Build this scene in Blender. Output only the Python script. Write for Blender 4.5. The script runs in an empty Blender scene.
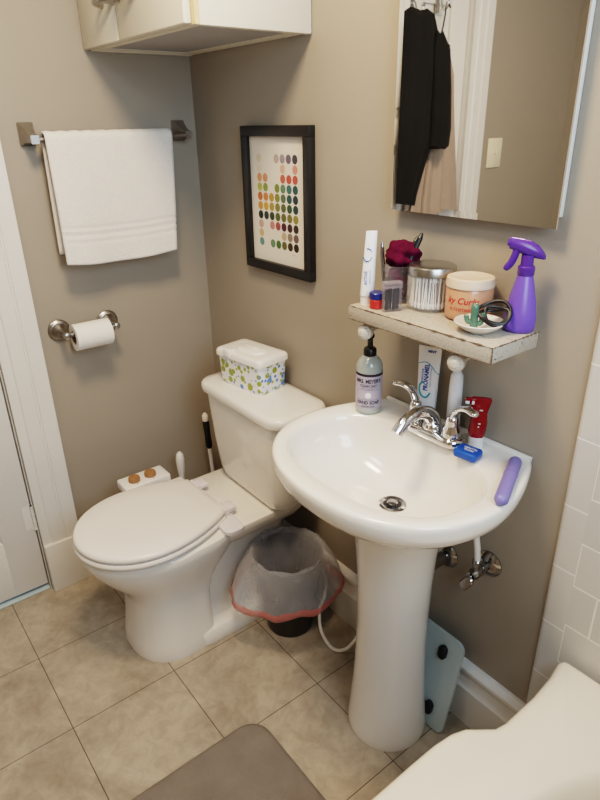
import bpy, bmesh, math, random
from mathutils import Vector, Matrix
from math import sin, cos, pi, radians as R
random.seed(7)
scene = bpy.context.scene
C = scene.collection

# ------------------------------------------------------------------ materials
def nodes(name):
    m = bpy.data.materials.new(name); m.use_nodes = True
    nt = m.node_tree
    return m, nt, nt.nodes['Principled BSDF']

def mat(name, col, rough=.5, metal=0., var=.06, scale=18., bump=0., bscale=60., coat=0., spec=.5, sss=0., sheen=0., trans=0.):
    m, nt, b = nodes(name)
    L = nt.links.new
    tc = nt.nodes.new('ShaderNodeTexCoord')
    n = nt.nodes.new('ShaderNodeTexNoise'); n.inputs['Scale'].default_value = scale; n.inputs['Detail'].default_value = 4
    L(tc.outputs['Object'], n.inputs['Vector'])
    r = nt.nodes.new('ShaderNodeMix'); r.data_type = 'RGBA'
    r.inputs[6].default_value = (*[c * (1 - var) for c in col], 1)
    r.inputs[7].default_value = (*[min(1, c * (1 + var)) for c in col], 1)
    L(n.outputs['Fac'], r.inputs[0]); L(r.outputs[2], b.inputs['Base Color'])
    b.inputs['Roughness'].default_value = rough; b.inputs['Metallic'].default_value = metal
    b.inputs['Coat Weight'].default_value = coat; b.inputs['Specular IOR Level'].default_value = spec
    b.inputs['Coat Roughness'].default_value = .06
    if sheen: b.inputs['Sheen Weight'].default_value = sheen
    if sss:
        b.inputs['Subsurface Weight'].default_value = sss; b.inputs['Subsurface Radius'].default_value = (.01, .008, .006)
    if trans: b.inputs['Transmission Weight'].default_value = trans
    if bump:
        n2 = nt.nodes.new('ShaderNodeTexNoise'); n2.inputs['Scale'].default_value = bscale; n2.inputs['Detail'].default_value = 3
        L(tc.outputs['Object'], n2.inputs['Vector'])
        bp = nt.nodes.new('ShaderNodeBump'); bp.inputs['Strength'].default_value = bump; bp.inputs['Distance'].default_value = .002
        L(n2.outputs['Fac'], bp.inputs['Height']); L(bp.outputs['Normal'], b.inputs['Normal'])
    return m

def clear(name, tint, alpha, rough=.05):
    """thin see-through material: tinted transparent + glossy/diffuse film"""
    m, nt, b = nodes(name); L = nt.links.new
    out = nt.nodes['Material Output']
    b.inputs['Base Color'].default_value = (*tint, 1); b.inputs['Roughness'].default_value = rough
    t = nt.nodes.new('ShaderNodeBsdfTransparent'); t.inputs[0].default_value = (*[.6 + .4 * c for c in tint], 1)
    mx = nt.nodes.new('ShaderNodeMixShader')
    tc = nt.nodes.new('ShaderNodeTexCoord'); n = nt.nodes.new('ShaderNodeTexNoise'); n.inputs['Scale'].default_value = 25
    L(tc.outputs['Object'], n.inputs['Vector'])
    lw = nt.nodes.new('ShaderNodeLayerWeight'); lw.inputs[0].default_value = .3
    a = nt.nodes.new('ShaderNodeMath'); a.operation = 'MULTIPLY_ADD'; a.inputs[1].default_value = .45
    L(lw.outputs['Facing'], a.inputs[0]); 
    s = nt.nodes.new('ShaderNodeMath'); s.operation = 'MULTIPLY_ADD'; s.inputs[1].default_value = alpha * .5; s.inputs[2].default_value = alpha * .75
    L(n.outputs['Fac'], s.inputs[0]); L(s.outputs[0], a.inputs[2]); a.use_clamp = True
    L(a.outputs[0], mx.inputs[0]); L(t.outputs[0], mx.inputs[1]); L(b.outputs[0], mx.inputs[2]); L(mx.outputs[0], out.inputs['Surface'])
    return m

M = {}
M['wall'] = mat('painted taupe wall', (.36, .316, .262), .55, var=.04, scale=3, bump=.12, bscale=120)
M['white_paint'] = mat('white trim paint', (.76, .745, .72), .4, var=.03, scale=6)
M['cream_paint'] = mat('cream cabinet paint', (.80, .75, .64), .42, var=.04, scale=5)
M['ceiling'] = mat('ceiling paint', (.80, .77, .72), .8, var=.02)
M['porcelain'] = mat('white porcelain', (.84, .81, .765), .13, var=.015, scale=4, coat=.4)
M['tub'] = mat('warm white tub enamel', (.85, .795, .70), .22, var=.02, scale=4, coat=.3)
M['plastic_white'] = mat('white plastic', (.83, .80, .77), .28, var=.02)
M['seat_white'] = mat('toilet seat plastic', (.84, .80, .76), .25, var=.015, scale=5)
M['lavender_plastic'] = mat('pale bidet plastic', (.78, .74, .78), .3, var=.03)
M['nickel'] = mat('brushed nickel', (.42, .395, .365), .30, 1., var=.1, scale=60)
M['chrome'] = mat('chrome', (.78, .78, .79), .06, 1., var=.02)
M['chrome_dull'] = mat('worn chrome', (.40, .40, .41), .16, 1., var=.05)
M['steel_lid'] = mat('brushed steel lid', (.50, .48, .45), .28, 1., var=.06, scale=40)
M['towel'] = mat('white terry cloth', (.80, .765, .725), .95, var=.07, scale=150, bump=1., bscale=200, sheen=.2)
M['towel_band'] = mat('woven towel band', (.79, .755, .715), .8, var=.05, scale=200, bump=.3, bscale=900)
M['paper'] = mat('tissue paper', (.86, .835, .80), .9, var=.03, scale=80, bump=.3, bscale=300)
M['card'] = mat('cardboard core', (.30, .17, .11), .9)
M['black'] = mat('black plastic', (.012, .012, .013), .32, var=.1)
M['black_frame'] = mat('black wood frame', (.016, .015, .015), .38, var=.25, scale=40)
M['black_cloth'] = mat('black cloth', (.006, .006, .0065), .95, var=.4, scale=9, bump=.5, bscale=160)
M['beige_cloth'] = mat('pinkish beige cloth', (.36, .285, .235), .95, var=.12, scale=20, bump=.5, bscale=240)
M['pink_cloth'] = mat('dusty pink cloth', (.50, .27, .22), .95, var=.12, scale=20, bump=.5, bscale=240)
M['maroon'] = mat('maroon cloth', (.085, .004, .028), .9, var=.35, scale=60, bump=.6, bscale=260, spec=.2)
M['print'] = mat('print paper', (.74, .69, .62), .8, var=.02)
M['bin'] = mat('dark bin plastic', (.030, .026, .025), .3, var=.1)
M['bag'] = clear('translucent bin liner', (.74, .75, .80), .24, .2)
M['bag_hem'] = clear('red bag hem', (.70, .27, .25), .55, .35)
M['mat'] = mat('grey brown bath mat', (.215, .185, .16), .95, var=.22, scale=14, bump=1., bscale=260)
M['hose'] = mat('white vinyl hose', (.80, .77, .73), .35)
M['scale_glass'] = mat('pale aqua glass', (.44, .51, .52), .12, var=.03, coat=.5)
M['clear_glass'] = clear('clear glass', (.95, .95, .95), .03, .03)
M['acrylic'] = clear('clear acrylic', (.70, .66, .70), .06, .05)
M['peach'] = mat('peach gel', (.60, .31, .19), .30, var=.10, scale=30, coat=.5, sss=.15)
M['peach_lid'] = mat('frosted peach lid', (.68, .54, .42), .45, var=.03)
M['red_ink'] = mat('red lettering', (.62, .035, .035), .5)
M['white_ink'] = mat('white lettering', (.86, .86, .86), .5)
M['black_ink'] = mat('dark lettering', (.03, .025, .035), .6)
M['purple'] = mat('violet translucent plastic', (.165, .095, .50), .30, var=.08, scale=12, sss=.2)
M['purple_dark'] = mat('dark violet plastic', (.095, .035, .28), .25, var=.08)
M['lilac'] = mat('lilac plastic', (.20, .18, .47), .35, var=.05)
M['blue'] = mat('bright blue plastic', (.012, .085, .42), .3)
M['blue_lid'] = mat('dark blue plastic', (.02, .03, .17), .3)
M['red'] = mat('glossy red', (.22, .006, .012), .22, var=.08)
M['red_jar'] = mat('red jar', (.52, .04, .035), .3)
M['cotton'] = mat('cotton white', (.86, .84, .81), .9, var=.04, scale=200)
M['dish'] = mat('white glazed dish', (.80, .76, .70), .2, coat=.4)
M['dish_in'] = mat('cream dish inside', (.72, .60, .38), .3)
M['cactus'] = mat('green glaze', (.085, .18, .13), .18, var=.3, scale=45, coat=.6)
M['wood_knob'] = mat('wooden knob', (.33, .17, .075), .5, var=.25, scale=60)
M['tube_white'] = mat('glossy white tube', (.84, .84, .86), .28, var=.02)
M['tube_blue'] = mat('blue print', (.03, .09, .36), .4)
M['tube_teal'] = mat('teal print', (.04, .33, .40), .4)
M['soap'] = mat('pale soap bottle', (.40, .44, .42), .15, var=.05, coat=.5, sss=.2)
M['soap_label'] = mat('lavender label', (.47, .43, .53), .55, var=.03)
M['soap_band'] = mat('plum label band', (.03, .015, .03), .5)
M['worn'] = mat('bare dark wood', (.13, .09, .06), .8, var=.3)
M['shade_board'] = mat('underside with shade in its grey', (.40, .40, .41), .6, var=.08, scale=12)  # shadow under the cabinet painted in as a darker grey
M['plate'] = mat('almond switch plate', (.80, .74, .58), .35)
M['pins'] = mat('black wire', (.02, .02, .022), .35, .3)
M['gap_daylight'] = mat('pale blue daylight under door', (.50, .62, .66), .3)
M['dark'] = mat('dark hall', (.10, .09, .08), .9)
M['rust'] = mat('yellowed edge', (.70, .55, .32), .6)

# mirror
m, nt, b = nodes('mirror silver'); b.inputs['Base Color'].default_value = (.90, .88, .83, 1); b.inputs['Metallic'].default_value = 1; b.inputs['Roughness'].default_value = .015
M['mirror'] = m

# distressed paint
def distressed():
    m, nt, b = nodes('distressed white paint'); L = nt.links.new
    tc = nt.nodes.new('ShaderNodeTexCoord'); mp = nt.nodes.new('ShaderNodeMapping'); mp.inputs['Scale'].default_value = (7, 40, 60)
    n = nt.nodes.new('ShaderNodeTexNoise'); n.inputs['Scale'].default_value = 2.2; n.inputs['Detail'].default_value = 7; n.inputs['Roughness'].default_value = .7
    L(tc.outputs['Object'], mp.inputs[0]); L(mp.outputs[0], n.inputs['Vector'])
    r = nt.nodes.new('ShaderNodeValToRGB'); e = r.color_ramp.elements
    e[0].position = .33; e[0].color = (.16, .115, .075, 1); e[1].position = .41; e[1].color = (.74, .71, .65, 1)
    L(n.outputs['Fac'], r.inputs[0])
    n3 = nt.nodes.new('ShaderNodeTexNoise'); n3.inputs['Scale'].default_value = 210; n3.inputs['Detail'].default_value = 3; L(tc.outputs['Object'], n3.inputs['Vector'])
    r3 = nt.nodes.new('ShaderNodeValToRGB'); f3 = r3.color_ramp.elements; f3[0].position = .40; f3[0].color = (.80, .76, .70, 1); f3[1].position = .56; f3[1].color = (1, 1, 1, 1)
    L(n3.outputs['Fac'], r3.inputs[0])
    mx = nt.nodes.new('ShaderNodeMix'); mx.data_type = 'RGBA'; mx.blend_type = 'MULTIPLY'; mx.inputs[0].default_value = .6
    L(r.outputs[0], mx.inputs[6]); L(r3.outputs[0], mx.inputs[7])
    gm = nt.nodes.new('ShaderNodeNewGeometry'); pr = nt.nodes.new('ShaderNodeValToRGB'); pe = pr.color_ramp.elements
    pe[0].position = .50; pe[0].color = (1, 1, 1, 1); pe[1].position = .62; pe[1].color = (.30, .23, .17, 1); L(gm.outputs['Pointiness'], pr.inputs[0])
    mx2 = nt.nodes.new('ShaderNodeMix'); mx2.data_type = 'RGBA'; mx2.blend_type = 'MULTIPLY'; mx2.inputs[0].default_value = .9
    L(mx.outputs[2], mx2.inputs[6]); L(pr.outputs[0], mx2.inputs[7])
    L(mx2.outputs[2], b.inputs['Base Color']); b.inputs['Roughness'].default_value = .5
    bp = nt.nodes.new('ShaderNodeBump'); bp.inputs['Strength'].default_value = .4; bp.inputs['Distance'].default_value = .002
    L(n.outputs['Fac'], bp.inputs['Height']); L(bp.outputs[0], b.inputs['Normal'])
    return m
M['distressed'] = distressed()

def tiled(name, T, ox, oz, plane, c1, c2, cm, offset, mortar, rough, mottled, height=None):
    m, nt, b = nodes(name); L = nt.links.new
    tc = nt.nodes.new('ShaderNodeTexCoord'); s = nt.nodes.new('ShaderNodeSeparateXYZ'); L(tc.outputs['Object'], s.inputs[0])
    cb = nt.nodes.new('ShaderNodeCombineXYZ')
    def sub(o, v):
        a = nt.nodes.new('ShaderNodeMath'); a.operation = 'SUBTRACT'; a.inputs[1].default_value = v; L(o, a.inputs[0]); return a.outputs[0]
    L(sub(s.outputs[0], ox), cb.inputs[0]); L(sub(s.outputs[2 if plane == 'xz' else 1], oz), cb.inputs[1])
    br = nt.nodes.new('ShaderNodeTexBrick'); br.offset = offset; br.squash = 1
    br.inputs['Scale'].default_value = 1; br.inputs['Brick Width'].default_value = T; br.inputs['Row Height'].default_value = height or T
    br.inputs['Mortar Size'].default_value = mortar; br.inputs['Mortar Smooth'].default_value = .2; br.inputs['Bias'].default_value = 0
    br.inputs['Color1'].default_value = (*c1, 1); br.inputs['Color2'].default_value = (*c2, 1); br.inputs['Mortar'].default_value = (*cm, 1)
    L(cb.outputs[0], br.inputs['Vector'])
    col = br.outputs['Color']
    if mottled:
        for sc, lo, hi, dist, p0, p1 in ((5.0, (.74, .725, .71), (1.06, 1.06, 1.06), .5, .36, .58), (26, (.88, .87, .86), (1.06, 1.06, 1.06), .8, .36, .6)):
            n = nt.nodes.new('ShaderNodeTexNoise'); n.inputs['Scale'].default_value = sc; n.inputs['Detail'].default_value = 8; n.inputs['Roughness'].default_value = .62; n.inputs['Distortion'].default_value = dist
            L(tc.outputs['Object'], n.inputs['Vector'])
            rp = nt.nodes.new('ShaderNodeValToRGB'); rp.color_ramp.elements[0].position = p0; rp.color_ramp.elements[0].color = (*lo, 1); rp.color_ramp.elements[1].position = p1; rp.color_ramp.elements[1].color = (*hi, 1)
            L(n.outputs['Fac'], rp.inputs[0])
            mx = nt.nodes.new('ShaderNodeMix'); mx.data_type = 'RGBA'; mx.blend_type = 'MULTIPLY'; mx.inputs[0].default_value = 1
            L(col, mx.inputs[6]); L(rp.outputs[0], mx.inputs[7]); col = mx.outputs[2]
    L(col, b.inputs['Base Color']); b.inputs['Roughness'].default_value = rough
    bp = nt.nodes.new('ShaderNodeBump'); bp.inputs['Strength'].default_value = .5; bp.inputs['Distance'].default_value = .002; bp.invert = True
    L(br.outputs['Fac'], bp.inputs['Height']); L(bp.outputs[0], b.inputs['Normal'])
    return m
M['floor'] = tiled('stone look floor tile', .305, .2963, -.861, 'xy', (.425, .365, .292), (.405, .347, .276), (.085, .068, .052), 0, .0012, .34, True)
M['tile'] = tiled('white square wall tile', .106, 1.457, .288, 'xz', (.60, .59, .57), (.57, .56, .545), (.84, .83, .81), .5, .0022, .16, False)
M['bullnose'] = tiled('white bullnose tile', 5., -1., .0245, 'xz', (.60, .59, .57), (.60, .59, .57), (.84, .83, .81), 0, .0020, .16, False, .1515)

# polka dots for the wipes box
def dots():
    m, nt, b = nodes('white with green and blue dots'); L = nt.links.new
    tc = nt.nodes.new('ShaderNodeTexCoord'); col = None
    base = (.86, .86, .88, 1)
    for k, (sc, off, rad, colors) in enumerate(((38, .0, .36, ((.30, .36, .06), (.10, .25, .62), (.42, .52, .38))), (62, .37, .31, ((.10, .25, .62), (.45, .50, .55), (.34, .40, .08))))):
        mp = nt.nodes.new('ShaderNodeMapping'); mp.inputs['Location'].default_value = (off, off * 2, off * 3); L(tc.outputs['Object'], mp.inputs[0])
        v = nt.nodes.new('ShaderNodeTexVoronoi'); v.inputs['Scale'].default_value = sc; v.inputs['Randomness'].default_value = .75; L(mp.outputs[0], v.inputs['Vector'])
        s = nt.nodes.new('ShaderNodeSeparateColor'); L(v.outputs['Color'], s.inputs[0])
        rr = nt.nodes.new('ShaderNodeMath'); rr.operation = 'MULTIPLY_ADD'; rr.inputs[1].default_value = rad * .5; rr.inputs[2].default_value = rad * .72; L(s.outputs[0], rr.inputs[0])
        lt = nt.nodes.new('ShaderNodeMath'); lt.operation = 'LESS_THAN'; L(v.outputs['Distance'], lt.inputs[0]); L(rr.outputs[0], lt.inputs[1])
        rp = nt.nodes.new('ShaderNodeValToRGB'); rp.color_ramp.interpolation = 'CONSTANT'
        rp.color_ramp.elements[0].color = (*colors[0], 1); rp.color_ramp.elements[1].position = .4; rp.color_ramp.elements[1].color = (*colors[1], 1)
        e = rp.color_ramp.elements.new(.7); e.color = (*colors[2], 1); L(s.outputs[1], rp.inputs[0])
        mx = nt.nodes.new('ShaderNodeMix'); mx.data_type = 'RGBA'; L(lt.outputs[0], mx.inputs[0])
        if col is None: mx.inputs[6].default_value = base
        else: L(col, mx.inputs[6])
        L(rp.outputs[0], mx.inputs[7]); col = mx.outputs[2]
    L(col, b.inputs['Base Color']); b.inputs['Roughness'].default_value = .35
    return m
M['dots'] = dots()

# ------------------------------------------------------------------ mesh helpers
class MB:
    def __init__(s): s.v = []; s.f = []; s.mi = []
    def add(s, vf, mi=0, X=None):
        v, f = vf; o = len(s.v)
        s.v += [(X @ Vector(p)) if X is not None else Vector(p) for p in v]
        s.f += [tuple(i + o for i in q) for q in f]; s.mi += [mi] * len(f)
        return s

def box(x0, x1, y0, y1, z0, z1, bev=0., seg=2):
    bm = bmesh.new(); bmesh.ops.create_cube(bm, size=1)
    for v in bm.verts:
        v.co = Vector(((x0 + x1) / 2 + v.co.x * (x1 - x0), (y0 + y1) / 2 + v.co.y * (y1 - y0), (z0 + z1) / 2 + v.co.z * (z1 - z0)))
    if bev: bmesh.ops.bevel(bm, geom=bm.edges[:], offset=bev, segments=seg, profile=.5, affect='EDGES')
    bm.verts.index_update()
    r = ([v.co.copy() for v in bm.verts], [tuple(v.index for v in f.verts) for f in bm.faces]); bm.free(); return r

def loft(rings, cap0=True, cap1=True, closed=True):
    n = len(rings[0]); v = [Vector(p) for r in rings for p in r]; f = []
    for i in range(len(rings) - 1):
        for j in range(n if closed else n - 1):
            k = (j + 1) % n
            f.append((i * n + j, i * n + k, (i + 1) * n + k, (i + 1) * n + j))
    if cap0: f.append(tuple(reversed(range(n))))
    if cap1: f.append(tuple(range((len(rings) - 1) * n, len(rings) * n)))
    return v, f

def lathe(prof, n=40, cap0=True, cap1=True, c=(0, 0, 0)):
    return loft([[(c[0] + r * cos(2 * pi * j / n), c[1] + r * sin(2 * pi * j / n), c[2] + z) for j in range(n)] for r, z in prof], cap0, cap1)

def axis_mat(p, d):
    """matrix taking +Z to direction d at p"""
    return Matrix.Translation(Vector(p)) @ Vector(d).to_track_quat('Z', 'Y').to_matrix().to_4x4()

def spline(pts, n=8, closed=False):
    P = [Vector(p) for p in pts]; out = []; m = len(P)
    for i in range(m if closed else m - 1):
        g = lambda k: P[k % m] if closed else P[max(0, min(m - 1, k))]
        a, b_, c, d = g(i - 1), g(i), g(i + 1), g(i + 2)
        for t in range(n):
            u = t / n
            out.append(.5 * ((2 * b_) + (c - a) * u + (2 * a - 5 * b_ + 4 * c - d) * u * u + (3 * b_ - a - 3 * c + d) * u ** 3))
    if not closed: out.append(P[-1])
    return out

def tube(path, r, n=12, closed=False, flat=1.):
    P = [Vector(p) for p in path]; m = len(P); rings = []
    up = None
    for i in range(m):
        if closed: t = P[(i + 1) % m] - P[i - 1]
        else: t = P[min(m - 1, i + 1)] - P[max(0, i - 1)]
        t.normalize()
        if up is None:
            up = Vector((0, 0, 1)) if abs(t.z) < .9 else Vector((1, 0, 0))
        up = (up - t * up.dot(t)).normalized(); s = t.cross(up)
        rr = r[i] if isinstance(r, (list, tuple)) else r
        rings.append([P[i] + s * cos(2 * pi * j / n) * rr + up * sin(2 * pi * j / n) * rr * flat for j in range(n)])
    if closed: rings.append(rings[0]); return loft(rings, False, False)
    return loft(rings)

def extrude_profile(prof, a, b_, axis):
    """closed 2-D profile run along x ('x': prof=(y,z)) or z ('z': prof=(x,y)) or y ('y': prof=(x,z))"""
    def mk(p, t): return {'x': (t, p[0], p[1]), 'z': (p[0], p[1], t), 'y': (p[0], t, p[1])}[axis]
    return loft([[mk(p, a) for p in prof], [mk(p, b_) for p in prof]])

def rrect(cx, cy, hx, hy, r, z, k=6):
    out = []
    for sx, sy, a0 in ((1, 1, 0), (-1, 1, 90), (-1, -1, 180), (1, -1, 270)):
        for i in range(k + 1):
            a = R(a0 + 90 * i / k); out.append((cx + sx * (hx - r) + r * cos(a), cy + sy * (hy - r) + r * sin(a), z))
    return out

def text(s, size, align='CENTER', bold=0., sx=1., shear=0.):
    cu = bpy.data.curves.new('t', 'FONT'); cu.body = s; cu.size = size; cu.align_x = align; cu.align_y = 'CENTER'; cu.offset = bold; cu.resolution_u = 2; cu.shear = shear
    o = bpy.data.objects.new('t', cu); C.objects.link(o)
    dg = bpy.context.evaluated_depsgraph_get(); me = bpy.data.meshes.new_from_object(o.evaluated_get(dg))
    v = [Vector((p.co.x * sx, p.co.y, 0)) for p in me.vertices]; f = [tuple(p.vertices) for p in me.polygons]
    bpy.data.objects.remove(o); bpy.data.curves.remove(cu); bpy.data.meshes.remove(me)
    return v, f

def wrap(vf, rad, z0, a0):
    rf = rad if callable(rad) else (lambda z: rad)
    v, f = vf; out = []
    for p in v:
        z = z0 + p.y; r = rf(z); a = a0 + p.x / r; out.append(Vector((r * cos(a), r * sin(a), z)))
    return out, f

def xf(vf, X): return [X @ Vector(p) for p in vf[0]], vf[1]

def obj(name, mb, mats, parent=None, smooth=35, world=False, loc=None, rotz=0., solidify=0., subsurf=0, recalc=True):
    if isinstance(mb, tuple): mb = MB().add(mb)
    me = bpy.data.meshes.new(name)
    off = Vector((0, 0, 0))
    if world and parent is not None: off = root_loc(parent)
    me.from_pydata([p - off for p in mb.v], [], mb.f)
    for mm in (mats if isinstance(mats, (list, tuple)) else [mats]): me.materials.append(M[mm])
    for p, i in zip(me.polygons, mb.mi): p.material_index = i
    if recalc:
        bm = bmesh.new(); bm.from_mesh(me); bmesh.ops.recalc_face_normals(bm, faces=bm.faces); bm.to_mesh(me); bm.free()
    me.update()
    if smooth:
        me.polygons.foreach_set('use_smooth', [True] * len(me.polygons)); me.set_sharp_from_angle(angle=R(smooth))
    o = bpy.data.objects.new(name, me); C.objects.link(o)
    if parent is not None: o.parent = parent
    if loc: o.location = loc
    o.rotation_euler = (0, 0, rotz)
    if solidify:
        s = o.modifiers.new('thickness', 'SOLIDIFY'); s.thickness = solidify; s.offset = 0
    if subsurf:
        s = o.modifiers.new('smooth', 'SUBSURF'); s.levels = subsurf; s.render_levels = subsurf
    return o

def root_loc(o):
    p = o.location.copy()
    while o.parent: o = o.parent; p += o.location
    return p

def tag(o, label, cat, group=None, kind=None):
    o['label'] = label; o['category'] = cat
    if group: o['group'] = group
    if kind: o['kind'] = kind
    return o

def thing(name, label, cat, loc=(0, 0, 0), rotz=0., group=None):
    o = bpy.data.objects.new(name, None); C.objects.link(o); o.location = loc; o.rotation_euler = (0, 0, rotz); o.empty_display_size = .05
    return tag(o, label, cat, group)

def struct(name, mb, mats, **k):
    o = obj(name, mb, mats, **k); o['kind'] = 'structure'; return o

CAMP = Vector((1.9017, -1.0614, 1.4919))
def face_cam(x, y): return math.atan2(CAMP.y - y, CAMP.x - x)

# ------------------------------------------------------------------ setting
H = 2.45; XE = 2.22; YS = -2.40
DY0, DY1 = -.727, -1.405          # door opening on the left wall
struct('floor', box(-.25, XE + .1, YS - .1, .1, -.08, 0), 'floor', smooth=0)
struct('ceiling', box(-.1, XE + .1, YS - .1, .1, H, H + .08), 'ceiling', smooth=0)
struct('wall_back', box(-.1, XE + .1, 0, .1, 0, H), 'wall', smooth=0)
w = MB().add(box(-.1, 0, DY0, 0, 0, H)).add(box(-.1, 0, YS, DY1, 0, H)).add(box(-.1, 0, DY1, DY0, 2.03, H))
struct('wall_left', w, 'wall', smooth=0)
struct('wall_front', box(-.1, XE + .1, YS - .1, YS, 0, H), 'wall', smooth=0)
WY0, WY1, WZ0, WZ1 = -1.05, -.28, 1.32, 2.20     # window over the tub
w = MB().add(box(XE, XE + .1, YS, WY0, 0, H)).add(box(XE, XE + .1, WY1, 0, 0, H)).add(box(XE, XE + .1, WY0, WY1, 0, WZ0)).add(box(XE, XE + .1, WY0, WY1, WZ1, H))
struct('wall_right', w, 'wall', smooth=0)
w = MB()
for a in ((WY0 - .05, WY0, WZ0 - .05, WZ1 + .05), (WY1, WY1 + .05, WZ0 - .05, WZ1 + .05), (WY0, WY1, WZ0 - .05, WZ0), (WY0, WY1, WZ1, WZ1 + .05), (WY0, WY1, 1.60, 1.63)):
    w.add(box(XE - .02, XE + .04, *a, .003))
struct('window_1', w, 'white_paint')

# tiled tub surround on the back wall, with rounded bullnose edge column
struct('wall_tile', box(1.457, XE, -.012, 0, 0, 1.86), 'tile', smooth=0)
prof = [(1.402, 0), (1.457, 0), (1.457, -.012), (1.418, -.012)] + [(1.414 - .012 * sin(R(a)), -.012 + .012 * (1 - cos(R(a)))) for a in range(0, 91, 15)]
struct('trim_1', extrude_profile(prof, 0, 1.862, 'z'), 'bullnose', smooth=30)

bb = [(0, 0), (-.024, 0), (-.024, .118), (-.020, .124), (-.017, .132), (-.017, .160), (-.021, .166), (-.023, .172), (-.022, .182), (-.015, .189), (-.008, .194), (0, .195)]
struct('baseboard_back', extrude_profile(bb, 0, 1.402, 'x'), 'white_paint', smooth=25)
struct('baseboard_left', extrude_profile([(-p[0], p[1]) for p in bb], -.60, -.024, 'y'), 'white_paint', smooth=25)
struct('baseboard_front', extrude_profile([(-p[0], p[1]) for p in bb], YS, -1.54, 'y'), 'white_paint', smooth=25)

# door casing with flutes on the left wall
def casing(ya, yb):
    n = -1 if yb < ya else 1; W = abs(yb - ya)
    f = lambda t: ya + n * t
    pr = [(0, 0), (.022, 0), (.022, .044), (.0195, .046), (.0215, .048), (.0215, .052), (.0195, .054), (.021, .056), (.021, .092), (.017, .097), (.017, W), (0, W)]
    return [(x, f(t)) for x, t in pr]
struct('trim_2', extrude_profile(casing(-.601, -.724), .19, 2.15, 'z'), 'white_paint', smooth=25)
struct('trim_3', box(0, .031, -.724, -.599, 0, .192, .003), 'white_paint')
struct('trim_4', extrude_profile(casing(-1.535, -1.409), .19, 2.15, 'z'), 'white_paint', smooth=25)
struct('trim_5', box(0, .031, -1.537, -1.409, 0, .192, .003), 'white_paint')
struct('trim_6', box(0, .026, -1.535, -.601, 2.03, 2.16, .004), 'white_paint')
struct('trim_7', box(-.06, -.001, DY1 + .003, DY0 - .003, 0, .006, .002), 'gap_daylight')  # pale blue strip paints the daylight coming through under the door

for i_, ya in enumerate((DY0 - .0008, DY1 + .0008)): struct('trim_%d' % (8 + i_), box(-.1, .006, ya - .0007, ya + .0007, 0, 2.03), 'white_paint')
# door leaf
door = MB()
y0, y1 = DY0 - .004, DY1 + .004
xs = -.012
st = .11
rails = [(.018, .24), (.80, .92), (1.40, 1.50), (1.91, 2.022)]
door.add(box(xs - .035, xs - .012, y1, y0, .018, 2.022))
ym = (y0 + y1) / 2
for a in ((y0 - st, y0), (y1, y1 + st), (ym - .05, ym + .05)): door.add(box(xs - .014, xs, a[0], a[1], .018, 2.022, .003))
for a in rails: door.add(box(xs - .014, xs - .0002, y1 + .01, y0 - .01, a[0], a[1], .003))
for zz in ((.24, .80), (.92, 1.40), (1.50, 1.91)):
    for ya, yb in ((y1 + st, ym - .05), (ym + .05, y0 - st)):
        door.add(box(xs - .014, xs - .004, ya + .035, yb - .035, zz[0] + .035, zz[1] - .035, .006))
d = struct('door_1', door, 'white_paint')
for z in (.30, 1.10, 1.85):
    h = MB().add(box(xs - .004, xs + .001, y0 - .028, y0, z - .045, z + .045)).add(xf(lathe([(.0065, -.047), (.0065, .047)], 12), Matrix.Translation((xs + .006, DY0 - .002, z))))
    for dz in (-.045, -.015, .015, .045): h.add(xf(lathe([(.0078, -.002), (.0078, .002)], 12), Matrix.Translation((xs + .006, DY0 - .002, z + dz))))
    obj('hinge', h, 'white_paint', d)
kn = MB().add(xf(lathe([(.026, 0), (.026, .004), (.012, .008), (.010, .03), (.022, .04), (.027, .052), (.022, .064), (.006, .068)], 24), axis_mat((xs, DY1 + .065, .95), (1, 0, 0))))
obj('door_knob', kn, 'nickel', d)

# ------------------------------------------------------------------ wall cabinet
CX0, CX1, CY, CZ0, CZ1 = .004, .600, -.312, 1.682, 2.20
t = thing('wall_cabinet', 'cream painted wall cabinet hung high in the corner above the toilet', 'cabinet', (.3, -.15, CZ0))
c = MB().add(box(CX1 - .02, CX1, CY, -.002, CZ0, CZ1, .002)).add(box(CX0, CX0 + .02, CY, -.002, CZ0, CZ1, .002))
c.add(box(CX0 + .02, CX1 - .02, CY + .02, -.003, CZ0 + .012, CZ0 + .03)).add(box(CX0, CX1, CY, -.002, CZ1 - .02, CZ1)).add(box(CX0 + .02, CX1 - .02, -.012, -.002, CZ0 + .03, CZ1))
c.add(box(CX0 + .02, CX1 - .02, CY, CY + .02, CZ0 + .001, CZ0 + .04)).add(box(CX0 + .02, CX1 - .02, -.045, -.004, CZ0 + .002, CZ0 + .014)).add(box(CX0 + .02, CX0 + .06, CY + .02, -.045, CZ0 + .002, CZ0 + .014))
obj('carcass', c, 'cream_paint', t, world=True)
obj('bottom_panel', box(CX0 + .062, CX1 - .022, CY + .022, -.046, CZ0 + .004, CZ0 + .0115), 'shade_board', t, world=True)['label'] = 'recessed underside panel, its shade painted grey'
obj('edge_strip', box(CX1 - .012, CX1 + .0012, CY - .004, CY + .008, CZ0 + .001, CZ1), 'rust', t, world=True)['label'] = 'yellowed worn corner strip'
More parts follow.
